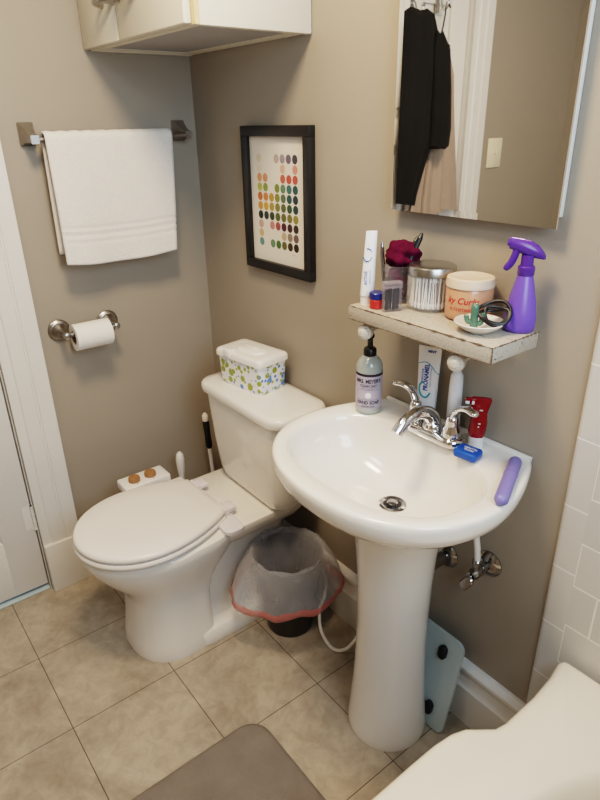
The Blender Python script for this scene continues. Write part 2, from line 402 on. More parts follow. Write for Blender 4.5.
for a, b_, hx in ((CX0, .243, (.170, .238)), (.247, .583, (.272, .36))):
    dr = obj('door', box(a, b_, CY - .020, CY - .0005, CZ0 + .003, CZ1 - .004, .003), 'cream_paint', t, world=True)
    z = 1.772; yy = CY - .020
    p = spline([(hx[0], yy, z), (hx[0] + .008, yy - .020, z), ((hx[0] + hx[1]) / 2, yy - .028, z), (hx[1] - .008, yy - .020, z), (hx[1], yy, z)], 6)
    hb = MB().add(tube(p, [.0085 + .003 * abs(i / (len(p) - 1) - .5) for i in range(len(p))], 10))
    for x in hx: hb.add(xf(lathe([(.012, 0), (.011, .004), (.007, .006)], 16), axis_mat((x, yy, z), (0, -1, 0))))
    obj('handle', hb, 'nickel', dr, world=True)
    dr_ = dr

# ------------------------------------------------------------------ towel rail and towel
TZ = 1.462; TX = .062
t = thing('towel_rail', 'brushed nickel towel rail on the wall between door and corner', 'towel rail', (0, -.31, TZ))
for y in (-.526, -.064):
    pl = MB().add(loft([rrect(0, 0, .021, .030, .004, 0), rrect(0, 0, .021, .030, .004, .006), rrect(0, .0, .015, .022, .004, .022), rrect(0, -.009, .011, .013, .004, .05), rrect(0, -.013, .011, .011, .004, .074)]))
    X = Matrix.Translation((0, y, TZ + .013)) @ Matrix(((0, 0, 1, 0), (1, 0, 0, 0), (0, 1, 0, 0), (0, 0, 0, 1)))
    obj('bracket', MB().add(xf((pl.v, pl.f), X)), 'nickel', t, world=True)
obj('rail', tube([(TX, -.526, TZ), (TX, -.064, TZ)], .008, 14), 'nickel', t, world=True)

def towel_sheet(nu, nv, back=False):
    rings = []
    path = []
    if not back:
        for i in range(60): path.append((TX + .016, TZ - .334 + .334 * i / 59))
    for i in range(1, 12):
        a = pi * i / 12; path.append((TX + .016 * cos(a), TZ + .016 * sin(a)))
    for i in range(24): path.append((TX - .016 - .004 * i / 23, TZ - .31 * i / 23))
    for i, (x, z) in enumerate(path):
        row = []
        for j in range(nv):
            s = j / (nv - 1)
            dz = max(0, TZ - z); k = dz / .35
            ya, yb = -.502, -.126
            if i < 66:      # front leaf
                ya2 = ya - .002 * k; yb2 = yb - .028 * k
                fl = -.0022 * (any(abs(dz - c_) < .0045 for c_ in (.232, .252, .272))) + .006 * k * sin(s * 7 + 1) + .004 * k * sin(s * 13 + z * 10) + .010 * k
            else:
                ya2 = ya - .004 * k; yb2 = yb - .03 * k - .03
                fl = -.004 * k * sin(s * 6)
                if ya2 < -.512: ya2 = -.512
            y = ya2 + (yb2 - ya2) * s
            sag = (.012 * (s - .5) ** 2 * -4 + .012) * k * -1 if i < 66 else 0
            row.append((x + fl, y, z + sag + .0012 * sin(s * 60) * (1 - min(1, k * 3))))
        rings.append(row)
    return rings
rg = towel_sheet(0, 48)
v, f = loft(rg, False, False, closed=False)
tw = MB(); tw.add((v, f))
tw.mi = []
for q in f:
    z = sum(v[i].z for i in q) / 4; i0 = q[0] // 48
    tw.mi.append(1 if (i0 < 59 and any(abs(TZ - z - c_) < .0045 for c_ in (.232, .252, .272))) else 0)
to = obj('hand_towel', tw, ['towel', 'towel_band'], smooth=60, solidify=.008)
tag(to, 'white terry towel with woven bands folded over the nickel rail', 'towel')

# ------------------------------------------------------------------ toilet roll holder and roll
t = thing('toilet_roll_holder', 'brushed nickel toilet roll holder with two round wall posts', 'toilet roll holder', (0, -.452, .917))
for y, s in ((-.537, 1), (-.381, -1)):
    p = lathe([(.034, 0), (.034, .005), (.030, .009), (.025, .011), (.022, .017), (.013, .023), (.010, .030), (.0095, .06), (.011, .066), (.0125, .074), (.010, .083), (.004, .086)], 28)
    obj('post', xf(p, axis_mat((0, y, .917), (1, 0, 0))), 'nickel', t, world=True)
obj('spindle', tube([(.074, -.531, .917), (.074, -.387, .917)], .0085, 14), 'nickel', t, world=True)
t = thing('toilet_roll', 'part used white toilet paper roll on the nickel holder', 'toilet paper', (.074, -.452, .908))
RY = Matrix.Translation((.074, -.462, .906)) @ Matrix.Rotation(R(90), 4, 'X')
pr = [(.0405, -.056), (.0405, .056)]
roll = MB().add(xf(lathe([(.021, -.056), (.0405, -.056), (.0405, .056), (.021, .056), (.021, -.056)], 40, False, False), RY))
obj('paper', roll, 'paper', t, world=True)
obj('core', xf(lathe([(.0195, -.0555), (.0208, -.0555), (.0208, .0555), (.0195, .0555), (.0195, -.0555)], 32, False, False), RY), 'card', t, world=True)

# ------------------------------------------------------------------ framed dot print
PX0, PX1, PZ0, PZ1 = .297, .610, 1.0913, 1.4855
t = thing('framed_print', 'black framed print of rows of coloured watercolour dots on the back wall', 'picture', ((PX0 + PX1) / 2, -.01, PZ0))
fr = MB(); bw = .027
for a in ((PX0, PX1, PZ1 - bw, PZ1), (PX0, PX1, PZ0, PZ0 + bw), (PX0, PX0 + bw, PZ0 + bw, PZ1 - bw), (PX1 - bw, PX1, PZ0 + bw, PZ1 - bw)):
    fr.add(box(a[0], a[1], -.023, -.002, a[2], a[3], .0015))
obj('frame', fr, 'black_frame', t, world=True)
pal = {}
def dcol(h):
    if h not in pal:
        c_ = [int(h[i:i + 2], 16) / 255 for i in (0, 2, 4)]
        g_ = sum(c_) / 3; c_ = [.78 * x + .22 * g_ for x in c_]
        pal[h] = mat('dot ' + h, [((x + .055) / 1.055) ** 2.4 if x > .04 else x / 12.92 for x in c_], .8, var=.22, scale=90); M['dot' + h] = pal[h]
    return 'dot' + h
rows = [
 {0: 'd8c8ac', 3: 'b3a39c', 4: '9a8c98', 5: '6f6276', 6: '4d4658'},
 {0: 'dcd4c0', 4: 'dba893', 6: 'e08a7c'},
 {0: 'e09468', 1: 'e08a63', 4: 'd5604e', 5: 'd4503f', 6: 'd0524c'},
 {0: 'b5b44c', 1: '8ba04c', 3: '7d8c40', 4: '5e8866', 5: '3f7370', 6: '2f5a5c'},
 {0: 'dc7034', 1: 'dc7f44', 2: 'c09038', 3: '8d8a38', 4: '567452', 5: '32585a', 6: '2c3f4a'},
 {0: 'dc9440', 1: 'd6a03c', 2: 'b0923c', 3: '84803a', 4: '5c6a36', 5: '3b5a3e', 6: '2f4a48'},
 {0: '2a3534', 1: '33454a', 2: '3a4a34', 3: '586636', 4: '6c6c30', 5: '7a7434', 6: '968838'},
 {0: 'cf9c90', 2: 'cc7f78', 3: 'a84e4c', 4: '5a2436', 5: '483030', 6: '44302c'},
 {0: 'd0ac80', 4: 'c0a480', 5: '8f7a68', 6: '74585a'},
 {0: '5f9490', 2: '648c64', 3: '4a7438', 4: '6a6630', 5: '46391f', 6: '36291c'}]
pm = MB(); mats = ['print', 'black_ink']
QX0, QX1, QZ0, QZ1 = PX0 + bw - .002, PX1 - bw + .002, PZ0 + bw - .002, PZ1 - bw + .002
pm.add(box(QX0, QX1, -.010, -.002, QZ0, QZ1), 0)
for r_, row in enumerate(rows):
    for cidx, h in row.items():
        k = dcol(h)
        if k not in mats: mats.append(k)
        u = .175 + .1055 * cidx; vv = .168 + .0745 * r_
        cx, cz = QX0 + u * (QX1 - QX0), QZ1 - vv * (QZ1 - QZ0)
        n = 20; rx = .0117
        pts = [Vector((cx + rx * cos(2 * pi * j / n), -.0102, cz + rx * 1.02 * sin(2 * pi * j / n))) for j in range(n)]
        pm.add((pts, [tuple(range(n))]), mats.index(k))
sg = text('~ ~.', .012); pm.add(xf(sg, Matrix.Translation((QX1 - .06, -.0102, QZ0 + .035)) @ Matrix.Rotation(R(90), 4, 'X')), 1)
obj('print', pm, mats, t, world=True, smooth=0, recalc=False)

# ------------------------------------------------------------------ mirror cabinet
MX0, MX1, MZ0, MZ1, MY = .909, 1.309, 1.312, 1.95, -.030
t = thing('mirror_cabinet', 'large wall mirror door of a shallow white cabinet above the shelf', 'mirror', (1.109, 0, MZ0))
obj('cabinet_body', box(MX0 + .012, MX1 - .006, -.0235, -.001, MZ0 + .018, MZ1 - .01, .002), 'white_paint', t, world=True)
bv = .013
mr = MB()
O = [(MX0, MZ0), (MX1, MZ0), (MX1, MZ1), (MX0, MZ1)]; I = [(MX0 + bv, MZ0 + bv), (MX1 - bv, MZ0 + bv), (MX1 - bv, MZ1 - bv), (MX0 + bv, MZ1 - bv)]
rg = [[(x, -.0245, z) for x, z in O], [(x, MY + .0003, z) for x, z in O], [(x, MY, z) for x, z in I]]
mr.add(loft(rg))
obj('mirror_glass', mr, 'mirror', t, world=True, smooth=0)

# ------------------------------------------------------------------ things seen in the mirror, on and beside the door
t = thing('light_switch', 'almond toggle light switch plate beside the door, seen in the mirror', 'light switch', (0, -1.655, 1.34))
obj('switch_plate', box(0, .006, -1.708, -1.602, 1.278, 1.408, .003), 'plate', t, world=True)
obj('toggle', box(.006, .018, -1.659, -1.651, 1.338, 1.356, .003), 'plate', t, world=True)

def hook(y, z, label):
    p = spline([(xs + .001, y, z + .03), (xs + .015, y, z + .03), (xs + .03, y, z - .01), (xs + .05, y, z - .008), (xs + .058, y, z + .018)], 6)
    h = MB().add(tube(p, .005, 10)).add(box(xs, xs + .004, y - .012, y + .012, z - .02, z + .06, .002)).add(xf(lathe([(.003, -.008), (.008, -.004), (.008, .004), (.003, .008)], 14), Matrix.Translation((xs + .058, y, z + .02))))
    return tag(obj('coat_hook', h, 'chrome', smooth=40), label, 'hook')
hook(-1.055, 1.87, 'chrome door hook holding the black robe, seen in the mirror')
hook(-1.20, 1.90, 'chrome door hook with the black hanger, seen in the mirror')

def garment(secs, n=48, folds=7, amp=.12):
    rings = []
    for (z, y, hy, x, hx, ph) in secs:
        ring = []
        for j in range(n):
            a = 2 * pi * j / n; k = 1 + amp * sin(folds * a + ph)
            ring.append((max(xs + .004, x + hx * sin(a) * k), y + hy * cos(a) * (1 + .3 * amp * sin(folds * a + ph)), z + .006 * sin(3 * a)))
        rings.append(ring)
    # resample between
    out = []
    for i in range(len(rings) - 1):
        for s in range(5):
            u = s / 5; u2 = u * u * (3 - 2 * u)
            out.append([Vector(p) * (1 - u2) + Vector(q) * u2 for p, q in zip(rings[i], rings[i + 1])])
    out.append([Vector(p) for p in rings[-1]])
    return loft(out)
t = thing('bath_robe', 'long black robe hanging on the door, seen in the mirror', 'robe', (.04, -1.04, 1.15))
obj('body', garment([(1.872, -1.03, .05, .045, .012, 0), (1.856, -1.03, .085, .045, .028, .4), (1.785, -1.035, .112, .042, .038, .8), (1.62, -1.04, .125, .04, .04, 1.2), (1.42, -1.03, .13, .04, .042, 1.8), (1.30, -1.005, .105, .04, .04, 2.2), (1.20, -.99, .085, .04, .036, 2.6), (1.14, -.985, .08, .04, .034, 3.0)]), 'black_cloth', t, world=True, smooth=60)
obj('sleeve', garment([(1.80, -1.125, .02, .07, .015, 0), (1.74, -1.15, .048, .07, .024, .5), (1.60, -1.165, .055, .07, .028, 1), (1.45, -1.175, .06, .07, .03, 1.5), (1.385, -1.17, .056, .07, .03, 2)], folds=4), 'black_cloth', t, world=True, smooth=60)
t = thing('skirt', 'pinkish beige pleated skirt hanging behind the black robe, seen in the mirror', 'skirt', (.01, -1.20, 1.10))
obj('skirt_cloth', garment([(1.72, -1.215, .055, .012, .010, 0), (1.66, -1.225, .068, .012, .014, .3), (1.5, -1.225, .088, .012, .016, .9), (1.3, -1.22, .125, .012, .018, 1.3), (1.06, -1.215, .165, .013, .021, 1.7)], n=96, folds=11, amp=.5), 'beige_cloth', t, world=True, smooth=60)
obj('waistband', garment([(1.755, -1.20, .045, .014, .012, 0), (1.715, -1.20, .058, .014, .014, 0)], folds=3), 'pink_cloth', t, world=True, smooth=60)
p = spline([(xs + .05, -1.222, 1.893), (xs + .05, -1.206, 1.912), (xs + .05, -1.196, 1.897), (xs + .047, -1.196, 1.86), (xs + .036, -1.19, 1.80), (xs + .03, -1.15, 1.775)], 6)
hg = MB().add(tube(p, .003, 8)).add(tube([(xs + .034, -1.15, 1.765), (xs + .034, -1.20, 1.79), (xs + .034, -1.255, 1.765), (xs + .034, -1.15, 1.765)], .003, 8))
tag(obj('clothes_hanger', hg, 'black', smooth=50), 'thin black hanger hooked above the beige skirt, seen in the mirror', 'hanger')

# ------------------------------------------------------------------ toilet
TC = .4325
t = thing('toilet', 'white two-piece toilet with its lid closed in the corner', 'toilet', (TC, -.35, 0))
def egg(z, hw, yf, yb, ymid, nf=2., nb=2.6, n=64):
    out = []
    for j in range(n):
        a = 2 * pi * j / n; c_, s_ = cos(a), sin(a)
        e = nf if s_ < 0 else nb
        x = hw * math.copysign(abs(c_) ** (2 / e), c_); yy = math.copysign(abs(s_) ** (2 / e), s_)
        out.append((TC + x, ymid + (yy * (ymid - yf) if s_ < 0 else yy * (yb - ymid)), z))
    return out
bowl = MB()
col = [egg(0, .148, -.618, -.385, -.48, 2.3, 9), egg(.012, .150, -.620, -.385, -.48, 2.3, 9), egg(.05, .143, -.612, -.385, -.48, 2.3, 9), egg(.12, .136, -.604, -.385, -.48, 2.3, 9), egg(.19, .133, -.603, -.38, -.48, 2.3, 8), egg(.23, .136, -.612, -.365, -.48, 2.3, 6),
       egg(.265, .146, -.640, -.33, -.47, 2.2, 3.6), egg(.30, .160, -.672, -.29, -.47, 2.15, 3), egg(.335, .173, -.695, -.26, -.47, 2.1, 2.8), egg(.365, .181, -.708, -.24, -.47, 2.1, 2.8), egg(.385, .183, -.711, -.23, -.47, 2.1, 2.8), egg(.394, .180, -.708, -.23, -.47, 2.1, 2.8), egg(.398, .172, -.700, -.24, -.47, 2.1, 2.8)]
bowl.add(loft(col))
# rear trapway body and foot
bowl.add(loft([rrect(TC, -.25, .108, .17, .05, .0), rrect(TC, -.25, .100, .17, .05, .10), rrect(TC, -.24, .093, .17, .05, .22), rrect(TC, -.22, .095, .17, .05, .31), rrect(TC, -.21, .15, .175, .05, .36)]))
bowl.add(loft([rrect(TC, -.305, .153, .205, .11, 0), rrect(TC, -.305, .155, .207, .11, .008), rrect(TC, -.305, .152, .204, .11, .042), rrect(TC, -.305, .146, .199, .105, .050), rrect(TC, -.305, .10, .16, .07, .056)]))
# deck under the tank
bowl.add(loft([rrect(TC, -.195, .140, .165, .05, .335), rrect(TC, -.195, .162, .172, .05, .365), rrect(TC, -.195, .168, .175, .05, .385), rrect(TC, -.195, .166, .173, .05, .396), rrect(TC, -.195, .158, .166, .045, .400)]))
obj('bowl', bowl, 'porcelain', t, world=True, smooth=45)
for s in (-1, 1):
    obj('bolt_cap', lathe([(.016, -.012), (.016, .006), (.013, .013), (.006, .016)], 20, c=(TC + s * .125, -.29, .052)), 'plastic_white', t, world=True)

def lid_outline(z, sc=0., n=40, yb=-.305, hb=.117):
    pts = []
    W, ymid, yf = .183 - sc, -.515, -.722 + sc
    for i in range(n + 1):       # front half from right to left
        a = pi * i / n; pts.append((TC + W * cos(a), ymid - (ymid - yf) * sin(a) ** .95 if 0 < i < n else ymid, z))
    m = 14
    for i in range(1, m + 1):    # left side back to the hinge
        u = i / m; hw = W - (W - hb + sc) * u ** 1.9
        pts.append((TC - hw, ymid + (yb - sc - ymid) * u, z))
    for i in range(m, 0, -1):
        u = i / m; hw = W - (W - hb + sc) * u ** 1.9
        pts.append((TC + hw, ymid + (yb - sc - ymid) * u, z))
    return pts
obj('seat', loft([lid_outline(.403, .012), lid_outline(.4035, .004), lid_outline(.409, .0), lid_outline(.415, .0), lid_outline(.4205, .004), lid_outline(.421, .012)]), 'seat_white', t, world=True, smooth=50)
obj('lid', loft([lid_outline(.4235, .012), lid_outline(.424, .006), lid_outline(.428, .003), lid_outline(.434, .003), lid_outline(.440, .006), lid_outline(.443, .012), lid_outline(.4435, .030), lid_outline(.4455, .038), lid_outline(.4455, .08)]), 'seat_white', t, world=True, smooth=50)
for s in (-1, 1):
    h = MB().add(box(TC + s * .085 - .022, TC + s * .085 + .022, -.304, -.262, .4145, .432, .006, 3)).add(xf(lathe([(.010, -.026), (.010, .026)], 16), axis_mat((TC + s * .085, -.300, .424), (1, 0, 0))))
    obj('hinge', h, 'lavender_plastic', t, world=True)
KX = TC + .036
tank = [rrect(KX, -.102, .155, .066, .045, .402), rrect(KX, -.102, .172, .074, .05, .415), rrect(KX, -.103, .182, .082, .05, .45), rrect(KX, -.105, .192, .089, .05, .55), rrect(KX, -.107, .204, .096, .05, .715)]
obj('tank', loft(tank), 'porcelain', t, world=True, smooth=50)
ld = [rrect(KX, -.1085, .210, .099, .05, .7155), rrect(KX, -.1095, .219, .104, .055, .718), rrect(KX, -.1095, .221, .106, .055, .730), rrect(KX, -.1095, .219, .104, .055, .741), rrect(KX, -.1095, .212, .098, .05, .747), rrect(KX, -.1095, .188, .08, .04, .7495)]
obj('tank_lid', loft(ld), 'porcelain', t, world=True, smooth=50)

# bidet attachment: plate under the seat and control box with wooden knobs
t = thing('bidet_attachment', 'white bidet attachment with two wooden knobs beside the toilet seat', 'bidet', (.21, -.40, .40))
obj('mounting_plate', MB().add(loft([rrect(.462, -.315, .160, .032, .02, .4002), rrect(.462, -.315, .160, .032, .02, .411), rrect(.462, -.315, .156, .028, .018, .413)])), 'lavender_plastic', t, world=True)
arm = MB().add(box(.168, .247, -.492, -.335, .404, .436, .006, 3)).add(box(.245, .32, -.345, -.30, .402, .412, .003))
obj('control_panel', arm, 'plastic_white', t, world=True)
for y in (-.448, -.392):
    k = obj('knob', lathe([(.019, .436), (.019, .447), (.017, .451), (.004, .452)], 28, c=(.212, y, 0)), 'wood_knob', t, world=True)
    k['label'] = 'round wooden knob'
for y in (-.448, -.392): obj('marking', MB().add(xf(text('o', .012), Matrix.Translation((.238, y, .4364)) @ Matrix.Rotation(R(-90), 4, 'Z'))), 'black_ink', t, world=True, smooth=0)

# toilet brush and cleaning wand in the gap left of the tank
t = thing('toilet_brush', 'white handled toilet brush in a holder behind the toilet seat', 'toilet brush', (.115, -.235, 0))
obj('holder', lathe([(.045, 0), (.050, .01), (.045, .12), (.040, .15), (.034, .15), (.032, .02)], 28, c=(.115, -.235, 0)), 'plastic_white', t, world=True)
obj('handle', lathe([(.008, .05), (.008, .30), (.010, .325), (.0145, .365), (.0155, .395), (.013, .415), (.006, .424)], 20, c=(.115, -.235, 0)), 'plastic_white', t, world=True)
t = thing('cleaning_wand', 'white cleaning wand with black grip leaning in the corner behind the toilet', 'cleaning wand', (.125, -.10, 0))
wa, wb = Vector((.128, -.098, .0)), Vector((.118, -.122, .545))
L_ = lambda u: wa + (wb - wa) * u
obj('head', MB().add(tube([L_(0), L_(.05), L_(.12)], [.035, .035, .012], 16)), 'black', t, world=True)
obj('shaft', MB().add(tube([L_(.10), L_(.76)], .0075, 14)), 'plastic_white', t, world=True)
obj('grip', MB().add(tube([L_(.74), L_(.76), L_(.85), L_(.93), L_(.945)], [.009, .0125, .011, .0125, .010], 14)), 'black', t, world=True)
obj('tip', MB().add(tube([L_(.94), L_(.95), L_(.985), L_(1)], [.009, .011, .011, .006], 14)), 'plastic_white', t, world=True)

# wipes box on the tank lid
t = thing('wipes_box', 'white wipes box with green and blue dots on the toilet tank', 'wipes box', (.413, -.098, .7497), R(8))
t.scale = (1.07, 1.10, 1.12)
obj('tub', loft([rrect(0, 0, .084, .046, .012, 0), rrect(0, 0, .086, .048, .012, .004), rrect(0, 0, .091, .052, .012, .083)]), 'dots', t, smooth=50)
lid = MB().add(loft([rrect(0, 0, .093, .054, .014, .080), rrect(0, 0, .0965, .0575, .015, .082), rrect(0, 0, .0965, .0575, .015, .093), rrect(0, 0, .094, .055, .015, .099), rrect(0, 0, .088, .049, .014, .102), rrect(0, 0, .07, .035, .012, .1035)]))
obj('lid', lid, 'plastic_white', t, smooth=50)
fl = MB().add(loft([rrect(.008, -.004, .052, .026, .024, .1025), rrect(.008, -.004, .050, .024, .022, .108), rrect(.008, -.004, .046, .020, .019, .1095)])).add(box(-.055, -.025, -.060, -.035, .083, .1065, .005, 3)).add(box(-.02, .04, -.01, .0, .1085, .1115, .003))
obj('flip_cap', fl, 'plastic_white', t, smooth=50)

# ------------------------------------------------------------------ waste bin with liner, hose
BX, BY = .661, -.163
t = thing('waste_bin', 'small dark round waste bin between toilet and pedestal sink', 'waste bin', (BX, BY, 0))
obj('bucket', lathe([(.070, 0), (.074, .004), (.107, .270), (.110, .274), (.108, .276), (.104, .270), (.070, .008), (.0, .008)], 48, True, False, (BX, BY, 0)), 'bin', t, world=True, smooth=50)
# liner : inside the bin, over the rim and down outside in a loose skirt
n = 96; rings = []
def hemr(a):
    # loose skirt reach by direction (deg): pressed by the toilet (180) and wall (90)
    pts = [(0, .175), (40, .170), (90, .130), (135, .126), (180, .125), (225, .155), (262, .195), (300, .165), (330, .160), (360, .175)]
    d = math.degrees(a) % 360
    for (p0, v0), (p1, v1) in zip(pts, pts[1:]):
        if p0 <= d <= p1:
            u = (d - p0) / (p1 - p0); u = u * u * (3 - 2 * u); return v0 + (v1 - v0) * u
    return .15
def rip(a, k): return sin(9 * a + k) * .5 + sin(17 * a + 2 * k) * .3 + sin(29 * a) * .2
def hemz(a): return .190 + .014 * sin(2 * a + .6) + .006 * rip(a, 1)
prof = [('in', .060, .05), ('in', .074, .12), ('in', .083, .19), ('in', .096, .245), ('in', .103, .283), ('rim', .113, .294), ('rim', .123, .285)]
for kind, r_, z in prof:
    rings.append([(BX + (r_ + (.003 if kind == 'in' else .004) * rip(a, z * 20)) * cos(a), BY + (r_ + .003 * rip(a, z * 20)) * sin(a), z + (.004 * rip(a, 3) if kind == 'rim' else 0)) for a in [2 * pi * j / n for j in range(n)]])
for u in (.15, .3, .45, .6, .75, .9, 1.0):
    ring = []
    for j in range(n):
        a = 2 * pi * j / n; hr = hemr(a); r_ = .123 + (hr - .123) * u ** .8; z = .285 + (hemz(a) - .285) * u ** 1.2
        r_ += .006 * u * rip(a, 2) + .004 * u * (1 - u) * 4 * abs(sin(11 * a)); z += .010 * u * (1 - u) * 4 * (abs(sin(7 * a + 1)) - .5)
        ring.append((BX + r_ * cos(a), BY + r_ * sin(a), z))
    rings.append(ring)
tb = thing('bin_liner', 'translucent plastic liner folded over the dark waste bin', 'bin liner', (BX, BY, .05))
obj('liner_film', loft(rings, True, False), 'bag', tb, world=True, smooth=70)
hem = []
for u, dz, dr in ((0, .003, .001), (.4, -.008, .005), (.75, -.020, .002), (1, -.030, -.006)):
    ring = []
    for j in range(n):
        a = 2 * pi * j / n; r_ = hemr(a) + .006 * rip(a, 2) + dr + .003 * u * rip(a, 4); ring.append((BX + r_ * cos(a), BY + r_ * sin(a), hemz(a) + dz + .004 * u * rip(a, 5)))
    hem.append(ring)
obj('drawstring_hem', loft(hem, False, False), 'bag_hem', tb, world=True, smooth=70)['label'] = 'red drawstring hem'

p = spline([(.60, -.045, .12), (.70, -.050, .16), (.745, -.085, .135), (.742, -.105, .07), (.775, -.125, .018), (.84, -.135, .0065), (.885, -.118, .03), (.905, -.085, .085), (.925, -.055, .16), (.98, -.05, .26)], 10)
tag(obj('water_hose', tube(p, .0055, 12), 'hose', smooth=60), 'thin white hose looping on the floor from bin to pedestal', 'hose')

# ------------------------------------------------------------------ bath mat
t_ = []
for k, (ins, z) in enumerate(((.006, .0005), (0, .004), (0, .009), (.004, .0135), (.014, .0165), (.022, .0155), (.03, .0165))):
    t_.append(rrect(1.147, -.853, .257 - ins, .400 - ins, .06 - ins * .5, z, 10))
tag(obj('bath_mat', loft(t_), 'mat', smooth=50), 'grey brown bath mat with rounded corners on the tile floor', 'bath mat')

# ------------------------------------------------------------------ pedestal sink
SX = 1.11
t = thing('pedestal_sink', 'white pedestal sink with rounded basin against the back wall', 'sink', (SX, -.173, 0))
NS = 96
BCX, BCY = 1.106, -.228
def outer_pt(a, hwmax=.276, yf=-.441, back=0.):
    # ray from the centre against the D outline
    c_, s_ = cos(a), sin(a); lo, hi = 0., .6
    def inside(r):
        x, y = r * c_, -.2 + r * s_
        if y > back: return False
        if y >= -.2: return abs(x) <= hwmax - .067 * ((y + .2) / .2) ** 1.7
        return (abs(x) / hwmax) ** 2.25 + ((-.2 - y) / (-.2 - yf)) ** 2.25 <= 1
    for _ in range(40):
        m_ = (lo + hi) / 2
        if inside(m_): lo = m_
        else: hi = m_
    return lo * c_, lo * s_
angs = [2 * pi * j / NS for j in range(NS)]
def oring(z, s=1., keepback=True, ins=0.):
    out = []
    for a in angs:
        x, y = outer_pt(a)
        d_ = math.hypot(x, y); k = max(.05, (d_ * s - ins) / d_)
        Y = -.2 + y * k
        if keepback and y > 0: Y = -.2 + y * (1 - (1 - k) * .25)
        out.append((SX + x * k, min(Y, -.0015), z))
    return out
def iring(z, s, dx=0., dy=0., e=2.5):
    out = []
    for a in angs:
        c_, s_ = cos(a), sin(a)
        x = .226 * math.copysign(abs(c_) ** (2 / e), c_) * s; y = (.160 if s_ < 0 else .142) * math.copysign(abs(s_) ** (2 / e), s_) * s
        out.append((BCX + dx + x, BCY + dy + y, z))
    return out
rg = [oring(.69, .40, False), oring(.715, .55, False), oring(.745, .74, False), oring(.77, .885), oring(.792, .965), oring(.810, .992), oring(.824, 1.), oring(.834, .997), oring(.8395, .985), oring(.841, .965), oring(.8405, .93)]
rg += [iring(.8385, 1.05), iring(.836, 1.02), iring(.830, 1.0), iring(.820, .985), iring(.800, .955), iring(.775, .90, 0, .004), iring(.750, .80, 0, .010, 2.3), iring(.728, .64, 0, .02, 2.2), iring(.712, .45, 0, .03, 2), iring(.703, .26, 0, .036, 2), iring(.700, .14, 0, .038, 2)]
bs = MB().add(loft(rg, True, True))
# low upstand along the wall
bs.add(extrude_profile([(-.002, .835), (-.010, .835), (-.0095, .844), (-.007, .8465), (-.002, .8465)], SX - .208, SX + .208, 'x'))
obj('basin', bs, 'porcelain', t, world=True, smooth=60)
def ped(z, r_, sy=1., dy=0.):
    return [(SX + r_ * cos(a), -.173 + dy + r_ * sy * sin(a), z) for a in [2 * pi * j / 48 for j in range(48)]]
obj('pedestal', loft([ped(0, .104), ped(.012, .106), ped(.03, .104), ped(.08, .0995), ped(.15, .094), ped(.24, .0895), ped(.36, .088), ped(.48, .090), ped(.57, .095), ped(.64, .102), ped(.70, .115)]), 'porcelain', t, world=True, smooth=60)
dc = (BCX, BCY + .038)
dn = MB().add(lathe([(.030, .7005), (.031, .703), (.027, .705), (.021, .703), (.020, .701)], 32, False, False, (*dc, 0)))
obj('drain_ring', dn, 'chrome_dull', t, world=True)
obj('drain_hole', lathe([(.0205, .7005), (.0205, .7015)], 32, c=(*dc, 0)), 'black', t, world=True)
dn = MB().add(lathe([(.0125, .7016), (.0125, .706), (.010, .7075)], 24, c=(*dc, 0)))
obj('stopper', dn, 'chrome_dull', t, world=True)

# faucet
FX, FY, FZ = 1.107, -.072, .8412
t = thing('faucet', 'chrome two-handle faucet on the back ledge of the sink', 'faucet', (FX, FY, FZ))
bp_ = lambda hx, hy, z: rrect(0, 0, hx, hy, min(hx, hy) * .98, z, 8)
obj('base_plate', loft([bp_(.084, .029, 0), bp_(.084, .029, .010), bp_(.080, .025, .016), bp_(.074, .020, .018)]), 'chrome', t, smooth=45)
sp = spline([(0, .004, .012), (0, -.004, .042), (0, -.030, .063), (0, -.062, .068), (0, -.094, .058), (0, -.118, .038)], 8)
obj('spout', MB().add(tube(sp, [.021 - .0058 * min(1, i / 22) for i in range(len(sp))], 20, flat=.85)).add(lathe([(.020, .012), (.0225, .014), (.0225, .022), (.018, .03)], 24)), 'chrome', t, smooth=60)
for s in (-1, 1):
    hnd = MB().add(lathe([(.021, .014), (.021, .020), (.019, .030), (.0155, .040), (.0140, .048), (.0145, .054), (.0125, .062), (.007, .067)], 24, c=(s * .053, 0, 0)))
    lv = spline([(s * .053, 0, .050), (s * .056, .001, .068), (s * .070, .002, .086), (s * .093, -.002, .094), (s * .119, -.008, .092)], 6)
    hnd.add(tube(lv, [.0115, .0115] + [.0112] * (len(lv) - 5) + [.0105, .009, .006], 14, flat=.58))
    obj('handle', hnd, 'chrome', t, smooth=60)

# plumbing under the sink
t = thing('shutoff_valve', 'chrome shutoff valve with white supply hose on the wall under the sink', 'valve', (1.253, 0, .528))
e = MB().add(xf(lathe([(.033, .0005), (.033, .003), (.028, .008), (.018, .013), (.011, .015), (.0095, .045)], 28), axis_mat((1.253, 0, .528), (0, -1, 0))))
obj('escutcheon', e, 'chrome_dull', t, world=True)
vb = MB().add(xf(lathe([(.012, -.005), (.014, 0), (.014, .022), (.011, .027), (.011, .035)], 18), axis_mat((1.253, -.040, .528), (0, -1, 0)))).add(lathe([(.009, 0), (.009, .022), (.011, .024), (.011, .034), (.008, .037)], 16, c=(1.253, -.054, .530)))
obj('valve_body', vb, 'chrome_dull', t, world=True)
hn = MB().add(xf(loft([rrect(0, 0, .018, .010, .009, 0), rrect(0, 0, .020, .012, .011, .003), rrect(0, 0, .020, .012, .011, .007), rrect(0, 0, .017, .009, .008, .010)]), Matrix.Translation((1.253, -.082, .515)) @ Matrix.Rotation(R(75), 4, 'X') @ Matrix.Rotation(R(60), 4, 'Z'))).add(tube([(1.253, -.072, .526), (1.253, -.086, .516)], .006, 10))
obj('oval_handle', hn, 'chrome_dull', t, world=True)
